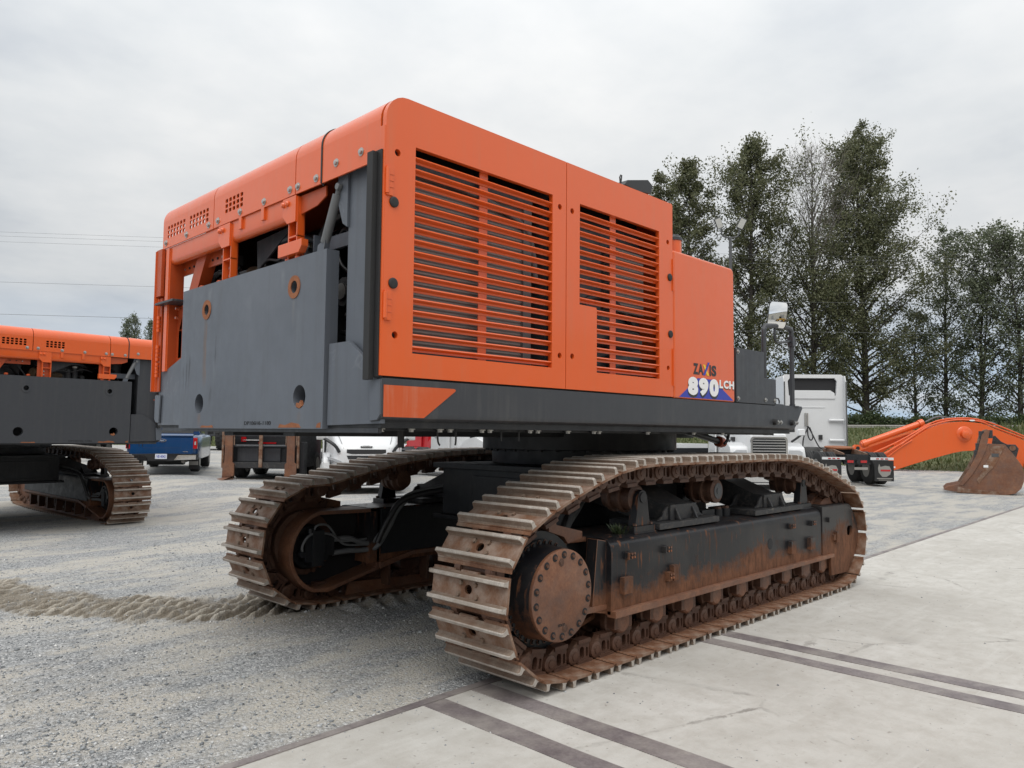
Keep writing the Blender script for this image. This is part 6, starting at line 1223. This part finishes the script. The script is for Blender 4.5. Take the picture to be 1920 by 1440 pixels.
for off, tt in ((0, [(500, 835), (880, 580), (1000, 518), (1150, 478), (1300, 464), (1480, 480), (1600, 528), (1920, 650), (2250, 790)]), (.12, [(420, 800), (640, 700), (900, 560), (1050, 480), (1240, 450), (1450, 455), (1660, 515), (1920, 620), (2250, 760)]), (.3, [(640, 725), (880, 575), (1000, 505), (1230, 460), (1480, 470), (1680, 545), (1920, 640)])):
    b = MB(); b.tube([(BP(*p)[0], .05 + off, BP(*p)[1] + .04) for p in tt], .035, 'orange', 8, 3); b.build('boom_pipe', bo)
b = MB(); b.tube([(BP(*p)[0], .3, BP(*p)[1]) for p in [(960, 480), (1040, 440), (1110, 425), (1200, 440), (1300, 462)]], .04, 'hose', 8, 4); b.build('boom_hose', bo); b = MB(); b.tube([(BP(*p)[0], .3, BP(*p)[1]) for p in [(1340, 440), (1450, 445), (1560, 470), (1660, 490)]], .04, 'hose', 8, 4); b.build('boom_hose', bo)
for tt in ([(520, 800), (610, 735), (700, 690)], [(540, 830), (650, 745), (780, 665)], [(470, 810), (560, 770), (640, 720)]): b = MB(); b.tube([(BP(*p)[0], -.04, BP(*p)[1]) for p in tt], .03, 'orange', 8, 3); b.build('boom_pipe', bo)
b = MB(); p = BP(1310, 600); b.lathe((p[0], .0, p[1]), (0, -1, 0), [(0, .38), (.03, .34), (.05, .21), (.26, .19), (.28, .13), (.30, .07)], 'orange', 24); b.v = [(q[0] - (q[1]) * -.25, q[1], q[2]) for q in b.v]; b.build('boom_pivot', bo)
b = MB(); b.prism([BP(*p) for p in [(300, 790), (440, 740), (880, 590), (940, 560), (700, 720), (500, 845), (430, 870)]], 'y', .9, 1.5, 'orange'); b.build('arm_body', bo, .02)
b = MB(); p0, p1 = BP(330, 715), BP(960, 487); b.cyl((p0[0], .55, p0[1]), (p1[0], .55, p1[1]), .15, 'orange', n=20); dx, dz = (p1[0] - p0[0]), (p1[1] - p0[1]); b.cyl((p0[0] + dx * .02, .55, p0[1] + dz * .02), (p0[0] + dx * .09, .55, p0[1] + dz * .09), .19, 'orange', n=20); b.cyl((p0[0] + dx * .93, .55, p0[1] + dz * .93), (p0[0] + dx * 1.0, .55, p0[1] + dz * 1.0), .19, 'orange', n=20); cyl_ = b.build('boom_cylinder', bo)
b = MB(); q = BP(285, 750); b.cyl((q[0], .42, q[1]), (q[0], .68, q[1]), .17, 'orange', n=20); b.cyl((q[0], .40, q[1]), (q[0], .70, q[1]), .09, 'void', n=16); b.build('cylinder_eye', cyl_)
b = MB(); b.box(BP(575, 0)[0], BP(612, 0)[0], -.012, -.002, BP(0, 942)[1], BP(0, 925)[1], 'white_decal'); b.build('boom_sticker', bo)
v, f = fill2d(circle(BP(1388, 0)[0], BP(0, 462)[1], .13, 16, .035), [], .01); b = MB(); b.add(v, f, 'white_decal', frame((1, 0, 0), (0, 0, 1), (0, -1, 0), (0, -.02, 0))); b.build('boom_label', bo)
KP = lambda zx, zy: ((zx - 1480) / 5.333 * .01599 * .86, (1178 - zy) / 5.333 * .01599)
bk = veh('excavator_bucket', 1560 + 1480 / 5.333, 22.6, .0, -29, 'rusty brown excavator bucket resting on the gravel in front of the orange boom', 'bucket')
prof = [(1215, 1168), (1420, 1172), (1640, 1180), (1720, 1176), (1790, 1160), (1845, 1110), (1872, 1040), (1876, 960), (1862, 900), (1830, 850), (1770, 770), (1700, 690), (1560, 684), (1500, 720)]
mouth = [(1470, 790), (1400, 900), (1350, 965), (1300, 1040), (1240, 1095)]
b = MB(); b.prism([KP(*p) for p in prof + mouth], 'y', 0, .06, 'rust_cap'); b.build('side_plate', bk, .008)
b = MB(); b.prism([KP(*p) for p in prof + mouth], 'y', 1.72, 1.78, 'rust_cap'); b.build('side_plate', bk, .008)
out = [KP(*p) for p in prof]; cxk = sum(p[0] for p in out) / len(out); czk = sum(p[1] for p in out) / len(out); inn = [(p[0] + (cxk - p[0]) * .07, p[1] + (czk - p[1]) * .07) for p in out]
b = MB(); b.prism(out + inn[::-1], 'y', .06, 1.72, 'rust_cap'); b.build('shell', bk)
b = MB(); b.prism([KP(*p) for p in [(1560, 700), (1700, 705), (1600, 900), (1500, 1000), (1440, 1080), (1420, 1040), (1480, 940), (1560, 790)]], 'y', -.02, 0, 'rust'); b.build('wear_plate', bk, .006)
b = MB(); b.prism([KP(*p) for p in [(1215, 1170), (1640, 1184), (1640, 1150), (1300, 1130), (1230, 1110)]], 'y', -.03, 0, 'rust'); b.build('heel_plate', bk, .006)
for y in (-.02, .40, .85, 1.30, 1.70): b = MB(); b.prism([KP(*p) for p in [(1085, 1148), (1120, 1115), (1240, 1088), (1290, 1100), (1280, 1150), (1200, 1166)]], 'y', y, y + .14, 'rust_cap'); b.build('bucket_tooth', bk, .012)
for y in (.55, 1.10): b = MB(); b.prism([KP(*p) for p in [(1600, 690), (1620, 600), (1680, 660), (1740, 690), (1820, 690), (1850, 730), (1830, 800), (1815, 850), (1700, 740)]], 'y', y, y + .10, 'dusty_black'); p = KP(1790, 725); b.cyl((p[0], y - .02, p[1]), (p[0], y + .12, p[1]), .09, 'rust', n=16); b.build('bucket_ear', bk, .01)
for y in (-.04, .5, 1.1, 1.74): b = MB(); b.prism([KP(*p) for p in [(1240, 1095), (1350, 930), (1430, 780), (1480, 600), (1530, 540), (1560, 560), (1520, 740), (1460, 860), (1380, 985), (1280, 1100)]], 'y', y, y + .07, 'rust' if y > 0 else 'rust_cap'); b.build('side_cutter', bk, .008)
for zx, zy in ((1485, 600), (1450, 720), (1570, 590), (1430, 790)): b = MB(); p = KP(zx, zy); b.box(p[0] - .07, p[0] + .05, .0, .5, p[1] - .12, p[1] + .12, 'dusty_black'); b.build('hitch_block', bk, .01)
b = MB(); p = KP(1512, 905); b.box(p[0] - .06, p[0] + .06, -.026, -.02, p[1] - .035, p[1] + .035, 'white_decal'); b.build('sticker', bk); b = MB(); p = KP(1605, 795); b.box(p[0] - .09, p[0] + .09, -.026, -.02, p[1] - .05, p[1] + .05, 'pole'); b.build('name_plate', bk)
# -- the long pale building and two loaders that the handrail mirror looks at
bd = empty('warehouse', (-10, -25, 0)); tag(bd, 'long pale metal building behind the camera, seen in the handrail mirror', 'building')
b = MB(); b.box(-55, 60, -18, 0, 0, 8.2, 'wall'); b.build('wall', bd); b = MB(); b.prism([(-18.5, 8.2), (.4, 8.2), (-9, 9.6)], 'x', -55.5, 60.5, 'rim'); b.build('roof', bd)
for i in range(6): b = MB(); b.box(-50 + i * 18, -44.5 + i * 18, 0, .06, 0, 5.2, 'rim'); b.build('roller_door', bd)
for k, lab in ((0, 'yellow wheel loader parked by the building, left one in the handrail mirror'), (1, 'yellow wheel loader parked by the building, right one in the handrail mirror')):
    t = empty('wheel_loader', (-13.5 + k * 5, -15 - k * .5, 0), R_(55)); tag(t, lab, 'loader', 'yellow loaders by the building')
    b = MB(); b.box(-.9, .9, -3.2, .2, .9, 2.0, 'yellow'); b.box(-.5, .5, .2, 1.8, .8, 1.5, 'yellow'); b.build('body', t, .08); b = MB(); b.box(-.75, .75, -1.4, .1, 2.0, 3.3, 'glass'); b.box(-.8, .8, -1.45, .15, 3.3, 3.42, 'yellow'); b.build('cab', t, .03)
    b = MB(); b.prism([(2.2, .25), (3.3, .2), (2.5, .5), (2.4, 1.2), (2.2, 1.3)], 'x', -1.3, 1.3, 'rust_cap'); b.prism([(.5, 1.6), (1.4, 1.7), (2.3, .8), (2.3, .55), (1.3, 1.3)], 'x', -.5, .5, 'yellow'); b.build('bucket', t)
    for x in (-1.0, 1.0):
        for y in (-2.2, 1.2): wheel(t, x, y, .75, .55, 'yellow')
